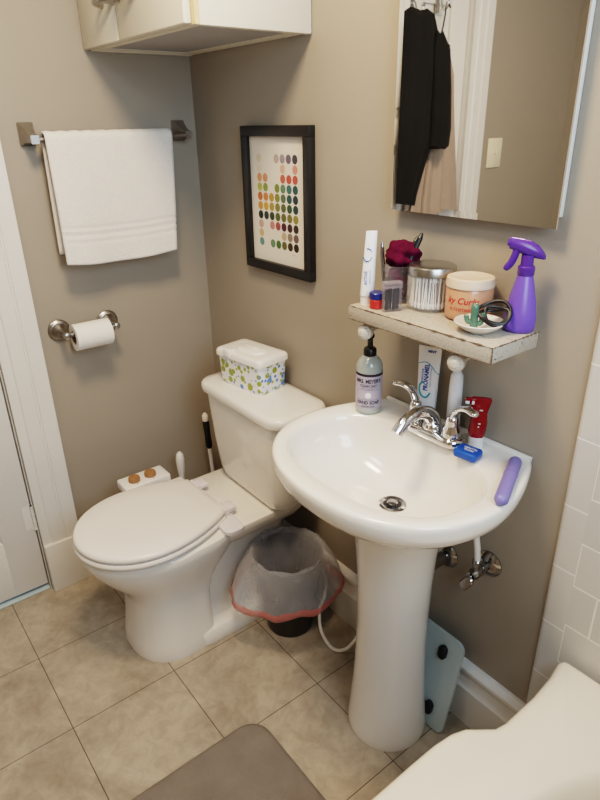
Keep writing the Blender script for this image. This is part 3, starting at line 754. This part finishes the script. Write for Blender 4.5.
obj('supply_hose', tube(spline([(1.253, -.054, .565), (1.250, -.056, .60), (1.240, -.062, .66), (1.225, -.07, .715), (1.20, -.08, .76)], 6), .0072, 12), 'hose', t, world=True)
t = thing('drain_pipe', 'chrome drain pipe and wall flange behind the sink pedestal', 'pipe', (1.130, 0, .478))
obj('flange', xf(lathe([(.034, .0005), (.034, .003), (.028, .010), (.020, .014)], 28), axis_mat((1.130, 0, .478), (0, -1, 0))), 'chrome_dull', t, world=True)
obj('pipe', tube([(1.130, -.004, .478), (1.130, -.10, .478)], .0165, 18), 'chrome_dull', t, world=True)

# ------------------------------------------------------------------ bathroom scale leaning on the baseboard
t = thing('bathroom_scale', 'pale aqua glass bathroom scale leaning on the baseboard behind the pedestal', 'scale', (1.10, -.07, 0))
ph = math.atan2(.062, .29)
X = Matrix.Translation((1.083, -.103, .004)) @ Matrix.Rotation(R(90) - ph, 4, 'X')     # local y runs up the plate, local z faces the room
pl = loft([rrect(.005, .142, .157, .142, .025, -.004), rrect(.005, .142, .157, .142, .025, .004)])
obj('glass_plate', xf(pl, X), 'scale_glass', t, world=True)
for sx in (-1, 1):
    for yy in (.055, .232):
        obj('foot', xf(loft([rrect(sx * .108, yy, .012, .020, .012, .004), rrect(sx * .108, yy, .012, .020, .012, .012), rrect(sx * .108, yy, .010, .018, .010, .014)]), X), 'black', t, world=True)

# ------------------------------------------------------------------ bathtub
t = thing('bathtub', 'glossy cream white bathtub along the right side under the tile', 'bathtub', (1.83, -.85, 0))
pts = [(1.430, -1.60), (1.430, -.46), (1.431, -.40), (1.436, -.355), (1.446, -.325), (1.466, -.300), (1.482, -.280), (1.487, -.255), (1.487, -.16), (1.481, -.09), (1.472, -.045), (1.476, -.030), (1.489, -.024), (2.205, -.024), (2.205, -1.62), (1.465, -1.62)]
poly = []
for i in range(len(pts)):
    a, b_ = Vector(pts[i]), Vector(pts[(i + 1) % len(pts)]); k = max(1, int((b_ - a).length / .015))
    poly += [a + (b_ - a) * (j / k) for j in range(k)]
ctr = Vector((1.85, -.82))
def tubring(z, ins):
    n = len(poly); out = []
    for i in range(n):
        # inward normal from smoothed neighbours
        tt = (poly[(i + 1) % n] - poly[i - 1]); nn = Vector((tt.y, -tt.x)).normalized()
        if nn.dot(ctr - poly[i]) < 0: nn = -nn
        q = poly[i] + nn * ins; out.append((q.x, q.y, z))
    return out
def inring(z, s, sy=None):
    out = []; sy = sy or s
    for p_ in poly:
        d_ = p_ - ctr; a = math.atan2(d_.y / .8, d_.x / .36); e = 3.2
        c_, s_ = cos(a), sin(a)
        k = (abs(c_) ** e + abs(s_) ** e) ** (-1 / e)
        out.append((1.86 + .272 * s * k * c_, -.815 + .685 * sy * k * s_, z))
    return out
rg = [tubring(0, .02), tubring(.33, .02), tubring(.385, .012), tubring(.402, .002), tubring(.412, 0), tubring(.421, .0025), tubring(.4265, .008), tubring(.429, .016), inring(.4295, 1.06, 1.025), inring(.425, 1.02, 1.01), inring(.408, .985, .995), inring(.385, .95, .982), inring(.28, .88, .96), inring(.15, .78, .92), inring(.10, .68, .88), inring(.088, .4, .6)]
obj('tub_body', loft(rg), 'tub', t, world=True, smooth=60)

# ------------------------------------------------------------------ shelf over the sink
SZ = 1.125
SHX0, SHX1, SHY0, SHY1 = .932, 1.309, -.176, -.034
t = thing('wall_shelf', 'distressed white wooden shelf on scroll brackets between mirror and sink', 'shelf', (1.12, -.10, 1.06))
obj('board', box(SHX0, SHX1, SHY0, SHY1, SZ - .031, SZ, .003), 'distressed', t, world=True)
for a, b_ in (((SHX0, SHY0, SZ), (SHX1, SHY0, SZ)), ((SHX1, SHY0, SZ), (SHX1, SHY0, SZ - .031)), ((SHX1, SHY0, SZ), (SHX1, SHY1, SZ)), ((SHX0, SHY0, SZ - .031), (SHX1, SHY0, SZ - .031))):
    a, b_ = Vector(a), Vector(b_); nn = Vector((-.0007 if a.x > 1.2 and b_.x > 1.2 else 0, .0007, .0007 if a.z < SZ and b_.z < SZ else -.0007))
    rr_ = random.Random(5); pp_ = [a + (b_ - a) * k / 40 + nn for k in range(41)]
    obj('worn_edge', tube(pp_, [max(.0003, rr_.gauss(.0011, .0006)) for _ in pp_], 6), 'worn', t, world=True)['label'] = 'dark worn edge'
for x in (.972, 1.222):
    br = MB()
    arm = spline([(x, -.001, 1.066), (x, -.030, 1.058), (x, -.060, 1.070), (x, -.095, 1.082), (x, -.148, 1.070)], 6)
    br.add(tube(arm, .0085, 12)).add(box(x - .012, x + .012, -.010, -.0005, 1.045, SZ - .012, .003)).add(box(x - .009, x + .009, -.128, -.008, SZ - .044, SZ - .0315, .002))
    br.add(xf(lathe([(.013, -.014), (.0165, -.008), (.0175, .000), (.0165, .005), (.0125, .006), (.0125, .0085), (.009, .009), (.007, .012), (.002, .013)], 28), axis_mat((x, -.160, 1.069), (.35, -1, 0))))
    obj('bracket', br, 'distressed', t, world=True, smooth=45)

def fc(x, y, off=0.): return face_cam(x, y) + off

# toothpaste tube standing on the shelf
def squeeze_tube(h, w0, d0, w1, capz):
    rr = []
    for u in (0, .02, .15, .3, .5, .7, .85, .94, 1.):
        k = u ** 1.3
        hw = w0 + (w1 - w0) * u; hd = d0 * (1 - k) + .0015 * k
        e = 2 + 3 * u; ring = []
        for j in range(32):
            a = 2 * pi * j / 32; c_, s_ = cos(a), sin(a)
            ring.append((hw * math.copysign(abs(c_) ** (2 / 2.3), c_), hd * math.copysign(abs(s_) ** (2 / 2.3), s_), capz + (h - capz) * u))
        rr.append(ring)
    return loft(rr)
def front_text(s, size, z, x, dfun, mb, mi=0, vertical=True, sx=1., bold=0., shear=0.):
    v, f = text(s, size, bold=bold, sx=sx, shear=shear)
    out = []
    for p_ in v:
        if vertical: q = (x - p_.y, z + p_.x)
        else: q = (x + p_.x, z + p_.y)
        out.append(Vector((q[0], -dfun(q[0], q[1]), q[1])))
    mb.add((out, f), mi)
x, y = .952, -.140
t = thing('toothpaste_tube', 'slim white toothpaste tube standing at the left end of the shelf', 'toothpaste', (x, y, SZ), fc(x, y) + R(90) + R(8))
obj('cap', lathe([(.0135, 0), (.0135, .020), (.012, .022)], 24), 'plastic_white', t)
o = obj('tube_body', xf(squeeze_tube(.157, .0155, .0145, .012, .020), Matrix.Shear('XY', 4, (.05, 0))), 'tube_white', t, smooth=50)
def dcurve(w0, d0, w1, capz, h):
    def g(xx, z):
        u = max(0, min(1, (z - capz) / (h - capz))); k = u ** 1.3; hw = w0 + (w1 - w0) * u; hd = d0 * (1 - k) + .0015 * k
        q = min(.98, abs(xx) / hw); return hd * (1 - q ** 2.3) ** (1 / 2.3) + .0006
    return g
g = dcurve(.0155, .0145, .012, .02, .157)
lt = MB(); front_text('ACTIVE', .009, .060, -.004, g, lt, bold=.0001); obj('lettering', lt, 'tube_blue', t, smooth=0)
lt = MB(); front_text('enamel care', .006, .062, .0045, g, lt); obj('lettering', lt, 'tube_blue', t, smooth=0)
lt = MB()
v = [Vector((.011 * cos(a) * .9 - .001, -g(.011 * cos(a) * .9, .108 + .013 * sin(a)), .108 + .013 * sin(a))) for a in [R(200 + 13 * i) for i in range(21)]]
lt.add(tube(v, .0011, 6))
obj('swoosh', lt, 'tube_blue', t, smooth=0)

# clear cup with maroon cloth and tools
x, y = .975, -.062
CUP = (x, y)
t = thing('acrylic_cup', 'clear acrylic cup stuffed with maroon cloth and tools on the shelf', 'cup', (x, y, SZ))
obj('cup_wall', lathe([(.0, .0), (.036, 0), (.037, .003), (.037, .080), (.0345, .080), (.0345, .005), (.0, .005)], 40, False, False), 'acrylic', t, smooth=50)
def blob(c_, r_, seed, n1=28, n2=40, amp=.22, f_=(3, 4)):
    rr = []
    for i in range(1, n1):
        th = pi * i / n1; ring = []
        for j in range(n2):
            a = 2 * pi * j / n2
            k = 1 + amp * (sin(f_[0] * a + seed + 2.2 * th) * .5 + sin(f_[1] * th * 2 + 2 * a + seed * 2) * .35 + sin(7 * a - 3 * th) * .25) * sin(th)
            ring.append((c_[0] + r_[0] * k * sin(th) * cos(a), c_[1] + r_[1] * k * sin(th) * sin(a), c_[2] - r_[2] * k * cos(th)))
        rr.append(ring)
    return loft(rr)
cl = MB().add(blob((x + .002, y, SZ + .045), (.030, .030, .040), 1.)).add(blob((x + .000, y + .004, SZ + .098), (.037, .034, .033), 2.4, amp=.30))
tag(obj('scrunched_cloth', cl, 'maroon', smooth=60), 'scrunched maroon cloth stuffed in the clear cup on the shelf', 'cloth')
def stick(name, a, b_, r_, m_, label, cat, group=None, tip=None):
    o = obj(name, MB().add(tube([a, b_], r_, 10)).add(tube([b_, Vector(b_) + (Vector(b_) - Vector(a)).normalized() * .012], [r_, r_ * .4], 10)), m_, smooth=50)
    return tag(o, label, cat, group)
stick('tweezers', (x - .024, y - .020, SZ + .008), (x - .034, y - .024, SZ + .105), .0042, 'chrome_dull', 'silver metal tool leaning left in the clear cup', 'tweezers')
stick('nail_file', (x - .014, y - .028, SZ + .008), (x - .024, y - .034, SZ + .118), .0038, 'chrome_dull', 'taller silver metal tool in the clear cup, by the white tube', 'nail file')
stick('makeup_pencil', (x + .018, y - .014, SZ + .06), (x + .020, y + .022, SZ + .128), .0048, 'black', 'short black pencil poking out of the maroon cloth', 'pencil')
stick('makeup_brush', (x + .022, y - .012, SZ + .06), (x + .034, y + .020, SZ + .137), .0062, 'black', 'thick black brush handle poking out highest above the maroon cloth', 'brush')

# small red jar with blue lid
x, y = .990, -.146
t = thing('balm_jar', 'tiny red balm jar with dark blue lid at the shelf front', 'jar', (x, y, SZ))
obj('jar_body', lathe([(.0135, 0), (.0155, .002), (.0155, .019), (.014, .021)], 28), 'red_jar', t)
obj('jar_lid', lathe([(.0150, .0205), (.0162, .022), (.0162, .033), (.0145, .035)], 28), 'blue_lid', t)

# clear flat case with bobby pins
x, y = 1.026, -.138
rz = fc(x, y) + R(90) + R(22)
t = thing('pin_case', 'small clear case full of black hairpins at the shelf front', 'case', (x, y, SZ), rz)
pc = MB().add(loft([rrect(0, 0, .0195, .009, .003, 0), rrect(0, 0, .0195, .009, .003, .058)]))
obj('case_shell', pc, 'acrylic', t)
obj('case_lid', loft([rrect(0, 0, .0203, .0098, .003, .050), rrect(0, 0, .0203, .0098, .003, .062)]), 'acrylic', t)
RZ = Matrix.Translation((x, y, SZ)) @ Matrix.Rotation(rz, 4, 'Z')
for i in range(8):
    px_ = -.0145 + .0041 * i; py_ = -.004 + .0025 * (i % 4)
    p = [RZ @ Vector(q) for q in ((px_ - .001, py_, .003), (px_ - .0012 + .001 * sin(i * 2), py_, .044), (px_ + .0006, py_, .047), (px_ + .002 + .0008 * sin(i), py_, .044), (px_ + .0018, py_, .003))]
    tag(obj('bobby_pin', tube(p, .0013, 6), 'pins', smooth=50), 'black hairpin standing inside the small clear case', 'hairpin', 'black hairpins in the clear case')

# jar of cotton swabs
x, y = 1.062, -.058
SWX, SWY = x, y
t = thing('glass_jar', 'round glass jar of cotton swabs with steel lid on the shelf', 'jar', (x, y, SZ))
obj('jar_glass', lathe([(0, 0), (.046, 0), (.049, .004), (.050, .012), (.050, .070), (.046, .078), (.0435, .078), (.0475, .068), (.0475, .012), (.045, .006), (0, .006)], 48, False, False), 'clear_glass', t, smooth=50)
obj('jar_lid', lathe([(.0485, .073), (.0505, .074), (.0505, .088), (.049, .091), (.045, .0925), (.02, .0935)], 48), 'steel_lid', t, smooth=40)
sw = lathe([(.0022, 0), (.0029, .004), (.0026, .010), (.0016, .012), (.0016, .054), (.0026, .056), (.0029, .061), (.0022, .066), (.001, .067)], 10)
first = None
rng = random.Random(3)
for i in range(44):
    if i < 30: a = fc(x, y) + R(-105 + 7.2 * i); r_ = .041 - .004 * (i % 2)
    else: a = rng.uniform(0, 2 * pi); r_ = rng.uniform(.008, .030)
    px_, py_ = x + r_ * cos(a), y + r_ * sin(a)
    if first is None: o = first = obj('cotton_swab', sw, 'cotton', smooth=60)
    else:
        o = first.copy(); C.objects.link(o)
    o.location = (px_, py_, SZ + .0065); lean = rng.uniform(-.10, .10)
    o.rotation_euler = (lean * sin(a) * .3 - .03 * sin(a), lean * .6, a); o.rotation_euler = (rng.uniform(-.05, .05), rng.uniform(-.07, .0), a)
    tag(o, 'white cotton swab standing in the glass jar with steel lid', 'cotton swab', 'cotton swabs in the glass jar')

# peach tub with red lettering
x, y = 1.160, -.056
t = thing('hair_cream_tub', 'round peach tub with red script lettering and pale lid on the shelf', 'tub', (x, y, SZ))
obj('tub_body', lathe([(.040, 0), (.0455, .004), (.0465, .010), (.0465, .060), (.045, .064), (.040, .065)], 48), 'peach', t, smooth=50)
obj('tub_lid', lathe([(.0455, .0645), (.0480, .066), (.0480, .0725), (.0472, .0745), (.0472, .080), (.046, .083), (.041, .0845), (.039, .0835)], 48), 'peach_lid', t, smooth=40)
a0 = fc(x, y)
lt = MB(); lt2 = MB()
lt.add(wrap(text('ky Curly', .0185, bold=.0002, shear=.3), .0471, .043, a0 - .30)); lt2.add(wrap(text('G CUSTARD', .0085, sx=1.1, bold=.0001), .0471, .026, a0 - .30))
obj('lettering', lt, 'red_ink', t, smooth=0); obj('lettering', lt2, 'red_ink', t, smooth=0)

# dish with cactus ring holder and hair ties
x, y = 1.233, -.116
DX, DYY = x, y
t = thing('trinket_dish', 'small white dish with green ceramic cactus on the shelf front', 'dish', (x, y, SZ))
obj('bowl', lathe([(0, 0), (.020, 0), (.022, .002), (.032, .007), (.043, .015), (.0475, .020), (.0465, .0215), (.041, .0165), (.030, .0095), (.018, .0055), (0, .005)], 48, False, False), 'dish', t, smooth=60)
ca = MB()
def capsule(a, b_, r_, n=16):
    a, b_ = Vector(a), Vector(b_); d_ = (b_ - a).normalized()
    return tube([a - d_ * r_ * .6, a - d_ * r_ * .3, a, b_, b_ + d_ * r_ * .45, b_ + d_ * r_ * .8, b_ + d_ * r_ * .97], [r_ * .7, r_ * .92, r_, r_ * .97, r_ * .86, r_ * .55, r_ * .15], n)
yw = fc(x, y) + R(90); dvec = Vector((cos(yw), sin(yw), 0))
cc = dvec * -.010 + Vector((cos(fc(x, y)), sin(fc(x, y)), 0)) * .010
ca.add(capsule(cc + Vector((0, 0, .010)), cc + Vector((0, 0, .050)), .0075))
for s, zz, top in ((-1, .021, .031), (1, .019, .036)):
    e0 = cc + Vector((0, 0, zz)); e1 = cc + dvec * s * .0125 + Vector((0, 0, zz + .002)); e2 = cc + dvec * s * .0145 + Vector((0, 0, top))
    ca.add(tube(spline([e0, cc + dvec * s * .009 + Vector((0, 0, zz)), e1, e2, e2 + Vector((0, 0, .003))], 5), [.005] * 19 + [.004, .002], 12))
obj('cactus', ca, 'cactus', t, smooth=60)['label'] = 'green glazed cactus figure'
tie_c = Vector((x, y, SZ)) + dvec * .026 + Vector((.002, -.002, .032))
for i, (rx, tilt, dz, lab) in enumerate(((.030, .55, .008, 'large black hair tie draped highest over the dish rim'), (.027, .30, .001, 'black hair tie lying flattest in the white dish'), (.022, .85, .004, 'smallest black hair tie, standing steepest in the white dish'))):
    pp = []
    for j in range(28):
        a = 2 * pi * j / 28; q = dvec * rx * cos(a) + Vector((0, 0, 1)) * sin(a) * rx * sin(tilt + .15) * .8 + Vector((-dvec.y, dvec.x, 0)) * sin(a) * rx * cos(tilt) * .75
        pp.append(tie_c + q + Vector((0, 0, dz + .004 * sin(2 * a + i))) + dvec * (.003 * i - .003))
    tag(obj('hair_tie', tube(pp, .0036, 8, True), 'black', smooth=60), lab, 'hair tie')

# purple spray bottle
x, y = 1.276, -.052
SPX = (x, y)
ra = R(218)     # nozzle direction
t = thing('spray_bottle', 'violet plastic spray bottle standing at the right end of the shelf', 'spray bottle', (x, y, SZ))
t.scale = (.90, .90, .86)
obj('bottle', lathe([(.027, 0), (.031, .003), (.0325, .012), (.0325, .030), (.030, .050), (.0255, .075), (.0205, .100), (.0165, .118), (.0145, .124)], 40), 'purple', t, smooth=60)
obj('collar', lathe([(.0155, .122), (.0170, .124), (.0170, .140), (.015, .142)], 28), 'purple_dark', t, smooth=40)
hd = MB()
def hsec(s, zc, hw, hh):   # cross-section across nozzle direction at distance s
    dirv = Vector((cos(ra), sin(ra), 0)); sd = Vector((-sin(ra), cos(ra), 0))
    return [dirv * s + sd * hw * cos(2 * pi * j / 20) + Vector((0, 0, zc + hh * sin(2 * pi * j / 20))) for j in range(20)]
hd.add(loft([hsec(-.034, .160, .003, .004), hsec(-.030, .163, .008, .008), hsec(-.018, .171, .0125, .014), hsec(.000, .178, .0135, .0175), hsec(.018, .184, .0125, .0155), hsec(.032, .188, .0105, .013), hsec(.038, .189, .0095, .012)]))
hd.add(lathe([(.0125, .140), (.0125, .165)], 24)).add(loft([hsec(.038, .189, .006, .0065), hsec(.042, .189, .006, .0065)]))
obj('spray_head', hd, 'purple_dark', t, smooth=50)
dv = Vector((cos(ra), sin(ra), 0))
tr = spline([dv * .022 + Vector((0, 0, .176)), dv * .026 + Vector((0, 0, .160)), dv * .032 + Vector((0, 0, .145)), dv * .042 + Vector((0, 0, .132))], 6)
obj('trigger', tube(tr, [.0095] * (len(tr) - 4) + [.009, .0085, .007, .005], 12, flat=.7), 'purple_dark', t, smooth=50)

# ------------------------------------------------------------------ things on the sink
# soap bottle
x, y = .918, -.090
t = thing('soap_bottle', 'clear hand soap pump bottle with lavender label on sink back corner', 'soap bottle', (x, y, .8408))
obj('bottle', lathe([(.029, 0), (.0315, .003), (.032, .008), (.032, .118), (.030, .126), (.024, .135), (.016, .142), (.0125, .144)], 40), 'soap', t, smooth=50)
a0 = fc(x, y)
def patch(rad, z0, z1, a_, b_, n=30):
    v = []; f = []
    for i in range(n + 1):
        a = a_ + (b_ - a_) * i / n
        v += [Vector((rad * cos(a), rad * sin(a), z0)), Vector((rad * cos(a), rad * sin(a), z1))]
    for i in range(n): f.append((2 * i, 2 * i + 2, 2 * i + 3, 2 * i + 1))
    return v, f
lb = MB().add(patch(.0324, .014, .098, a0 - 1.7, a0 + 1.7), 0).add(patch(.0325, .098, .1045, a0 - 1.9, a0 + 1.9), 1)
obj('label', lb, ['soap_label', 'soap_band'], t, smooth=60, recalc=False)
for st_, sz, z, b_ in (("MRS. MEYER'S", .0135, .086, .0004), ('CLEAN DAY', .0095, .0745, .0002), ('a hard working garden fresh', .0038, .068, 0), ('HAND SOAP', .0125, .031, .0004), ('LAVENDER SCENT', .0050, .0215, .0001)):
    obj('lettering', MB().add(wrap(text(st_, sz, bold=b_, sx=.82), .0329, z, a0 - .05)), 'black_ink', t, smooth=0, recalc=False)
for dz in (.064, .0265 + .012, .018): obj('printed_line', MB().add(patch(.0328, dz, dz + .0006, a0 - .9, a0 + .8)), 'black_ink', t, smooth=0, recalc=False)
disc = [Vector((.0075 * cos(2 * pi * j / 20), .0075 * sin(2 * pi * j / 20), 0)) for j in range(20)]
obj('round_emblem', MB().add(wrap((disc, [tuple(range(20))]), .0330, .0505, a0 - .05)), 'white_ink', t, smooth=0, recalc=False)
pp = MB().add(lathe([(.0135, .142), (.0155, .144), (.0155, .158), (.0125, .162), (.007, .163), (.006, .186), (.0095, .187), (.0095, .195), (.006, .198)], 24)).add(tube([(0, 0, .192), (.014, -.016, .194), (.024, -.028, .189)], [.006, .005, .0035], 10))
obj('pump', pp, 'black', t, smooth=40)

# big toothpaste tube behind the faucet
x, y = 1.046, -.025
t = thing('toothpaste_tube', 'large white toothpaste tube standing on its cap behind the faucet', 'toothpaste', (x, y, .8408), fc(x, y) + R(90) - R(20))
obj('cap', lathe([(.013, 0), (.013, .020), (.012, .023)], 28), 'plastic_white', t)
hT = .183
obj('tube_body', squeeze_tube(hT, .0225, .0130, .0275, .021), 'tube_white', t, smooth=50)
g = dcurve(.0225, .0130, .0275, .021, hT)
for a in (('PRONAMEL', .0150, .110, -.002, True, .85, .0006), ('SENSODYNE', .0062, .112, -.0115, True, 1, .0002), ('DAILY PROTECTION', .0050, .112, .0085, True, 1, 0), ('MINT', .008, .172, .006, False, 1, .0004)):
    lt = MB(); front_text(a[0], a[1], a[2], a[3], g, lt, 0, a[4], sx=a[5], bold=a[6]); obj('lettering', lt, 'tube_blue', t, smooth=0)
sw_ = spline([(-.024, 0, .140), (-.006, 0, .146), (.008, 0, .138), (.018, 0, .126), (.026, 0, .120)], 8)
lp = spline([(.010, 0, .074), (.002, 0, .062), (-.010, 0, .064), (-.017, 0, .078), (-.015, 0, .092), (-.006, 0, .098)], 8)
for pth, r_ in ((sw_, .0009), (lp, .0021)): obj('swoosh', tube([Vector((q.x, -g(max(-.0265, min(.0265, q.x)), q.z), q.z)) for q in pth], r_, 6), 'tube_teal', t, smooth=50)

# electric toothbrush
x, y = 1.127, -.0265
t = thing('electric_toothbrush', 'white electric toothbrush standing on the sink ledge behind the faucet', 'toothbrush', (x, y, .8408))
obj('handle', lathe([(.0150, 0), (.0155, .004), (.0155, .02), (.0155, .07), (.0148, .11), (.0135, .138), (.009, .146), (.006, .148)], 28), 'tube_white', t, smooth=60)
obj('brush_neck', lathe([(.0075, .147), (.0065, .151), (.0045, .185), (.0042, .205), (.006, .208), (.006, .216), (.003, .218)], 18), 'plastic_white', t, smooth=60)

# red tube on white cap
x, y = 1.205, -.044
rz = fc(x, y) + R(90)
t = thing('red_tube', 'crumpled glossy red tube standing on a white cap by the faucet', 'tube', (x, y, .8408), rz)
obj('cap', lathe([(.0165, 0), (.0170, .002), (.0158, .026), (.014, .028)], 28), 'plastic_white', t)
rr = []
for u, dx_, hw, hd_ in ((0, 0, .0160, .0150), (.12, .0, .0185, .0160), (.35, .002, .0180, .0140), (.6, .001, .0165, .0095), (.8, .002, .0195, .0070), (.93, .004, .0205, .0045), (1., .003, .0195, .003)):
    rr.append([(dx_ + hw * math.copysign(abs(cos(a)) ** .85, cos(a)), hd_ * math.copysign(abs(sin(a)) ** .85, sin(a)) + .004 * u, .027 + .088 * u) for a in [2 * pi * j / 28 for j in range(28)]])
rb = MB().add(loft(rr)).add(loft([[(q[0] - .018, q[1], q[2]) for q in rrect(0, .003, .012, .003, .002, z)] for z in (.098, .112)]))
obj('tube_body', rb, 'red', t, smooth=50)
obj('fold_mark', box(-.0295, -.021, -.0012, .0072, .0985, .1055, .001), 'white_ink', t)
obj('fold_mark', box(-.0165, -.011, -.0052, .0002, .100, .107, .001), 'white_ink', t)
for zz, w_ in ((.090, .008), (.060, .006), (.053, .004)): obj('printed_line', box(.001, w_, -.0155 + (.05 - zz) * -.12 - .0003, -.008, zz, zz + .0016), 'white_ink', t, smooth=0)

# blue floss box
x, y = 1.222, -.092
t = thing('floss_box', 'small bright blue dental floss box lying on the sink rim', 'floss', (x, y, .8400), R(8))
obj('box', loft([rrect(0, 0, .025, .019, .007, .001), rrect(0, 0, .0265, .0205, .008, .004), rrect(0, 0, .0265, .0205, .008, .013), rrect(0, 0, .025, .019, .007, .0165), rrect(0, 0, .022, .016, .006, .0175)]), 'blue', t, smooth=50)
for st_, yy in (('DENTAL', .005), ('FLOSS', -.004)): obj('lettering', xf(text(st_, .008, bold=.0002), Matrix.Translation((.004, yy, .0178))), 'white_ink', t, smooth=0)

# lilac toothbrush case on the right rim
a, b_ = Vector((1.308, -.046, .8535)), Vector((1.381, -.204, .8535))
cs = MB(); d_ = (b_ - a).normalized(); N_ = 14
pth = [a + d_ * (.013 * (1 - cos(R(i * 15)))) for i in range(7)] + [b_ - d_ * (.013 * (1 - cos(R(90 - i * 15)))) for i in range(7)]
rad = [max(.001, .0135 * sin(R(i * 15))) for i in range(7)] + [max(.001, .0135 * sin(R(90 - i * 15))) for i in range(7)]
cs.add(tube(pth, rad, 20, flat=.9))
t = thing('toothbrush_case', 'lilac plastic toothbrush case lying on the right rim of the sink', 'toothbrush case', tuple((a + b_) / 2))
obj('case_shell', cs, 'lilac', t, world=True, smooth=60)
obj('seam', tube([a + d_ * .066, a + d_ * .068], .0140, 20, flat=.9), 'lilac', t, world=True)

# ------------------------------------------------------------------ light
def area(name, loc, rot, sx, sy, power, col, spread=180):
    l = bpy.data.lights.new(name, 'AREA'); l.shape = 'RECTANGLE'; l.size = sx; l.size_y = sy; l.energy = power; l.color = col; l.spread = R(spread)
    o = bpy.data.objects.new(name, l); C.objects.link(o); o.location = loc; o.rotation_euler = rot; return o
area('window_daylight', (XE + .02, (WY0 + WY1) / 2, (WZ0 + WZ1) / 2), (0, R(90), 0), WZ1 - WZ0 - .02, WY1 - WY0 - .02, 15, (.66, .84, 1.0))
area('warm_overhead_lamp', (1.06, -.66, 2.32), (R(-6), 0, 0), .34, .30, 18, (1., .75, .49))  # unseen warm lamp high out in the room, inferred from its light
area('ceiling_fill', (1.1, -1.5, H - .02), (0, 0, 0), .4, .4, 4.0, (1., .90, .78))  # unseen weak fill light added just below the ceiling

w = bpy.data.worlds.new('sky'); scene.world = w; w.use_nodes = True
nt = w.node_tree; bg = nt.nodes['Background']
sk = nt.nodes.new('ShaderNodeTexSky'); sk.sky_type = 'HOSEK_WILKIE'; sk.turbidity = 4
nt.links.new(sk.outputs[0], bg.inputs[0]); bg.inputs[1].default_value = .5

# ------------------------------------------------------------------ camera
cam = bpy.data.cameras.new('camera'); co = bpy.data.objects.new('camera', cam); C.objects.link(co); scene.camera = co
co.location = CAMP; co.rotation_euler = (1.1445, .0176, .9063)
cam.sensor_fit = 'VERTICAL'; cam.sensor_height = 32; cam.lens = 611.5 / 800 * 32; cam.clip_start = .02
scene.view_settings.view_transform = 'Filmic'
scene.view_settings.look = 'High Contrast'
scene.view_settings.exposure = 0.25
scene.cycles.max_bounces = 10; scene.cycles.transparent_max_bounces = 16; scene.cycles.use_denoising = True
scene.cycles.caustics_reflective = False; scene.cycles.caustics_refractive = False
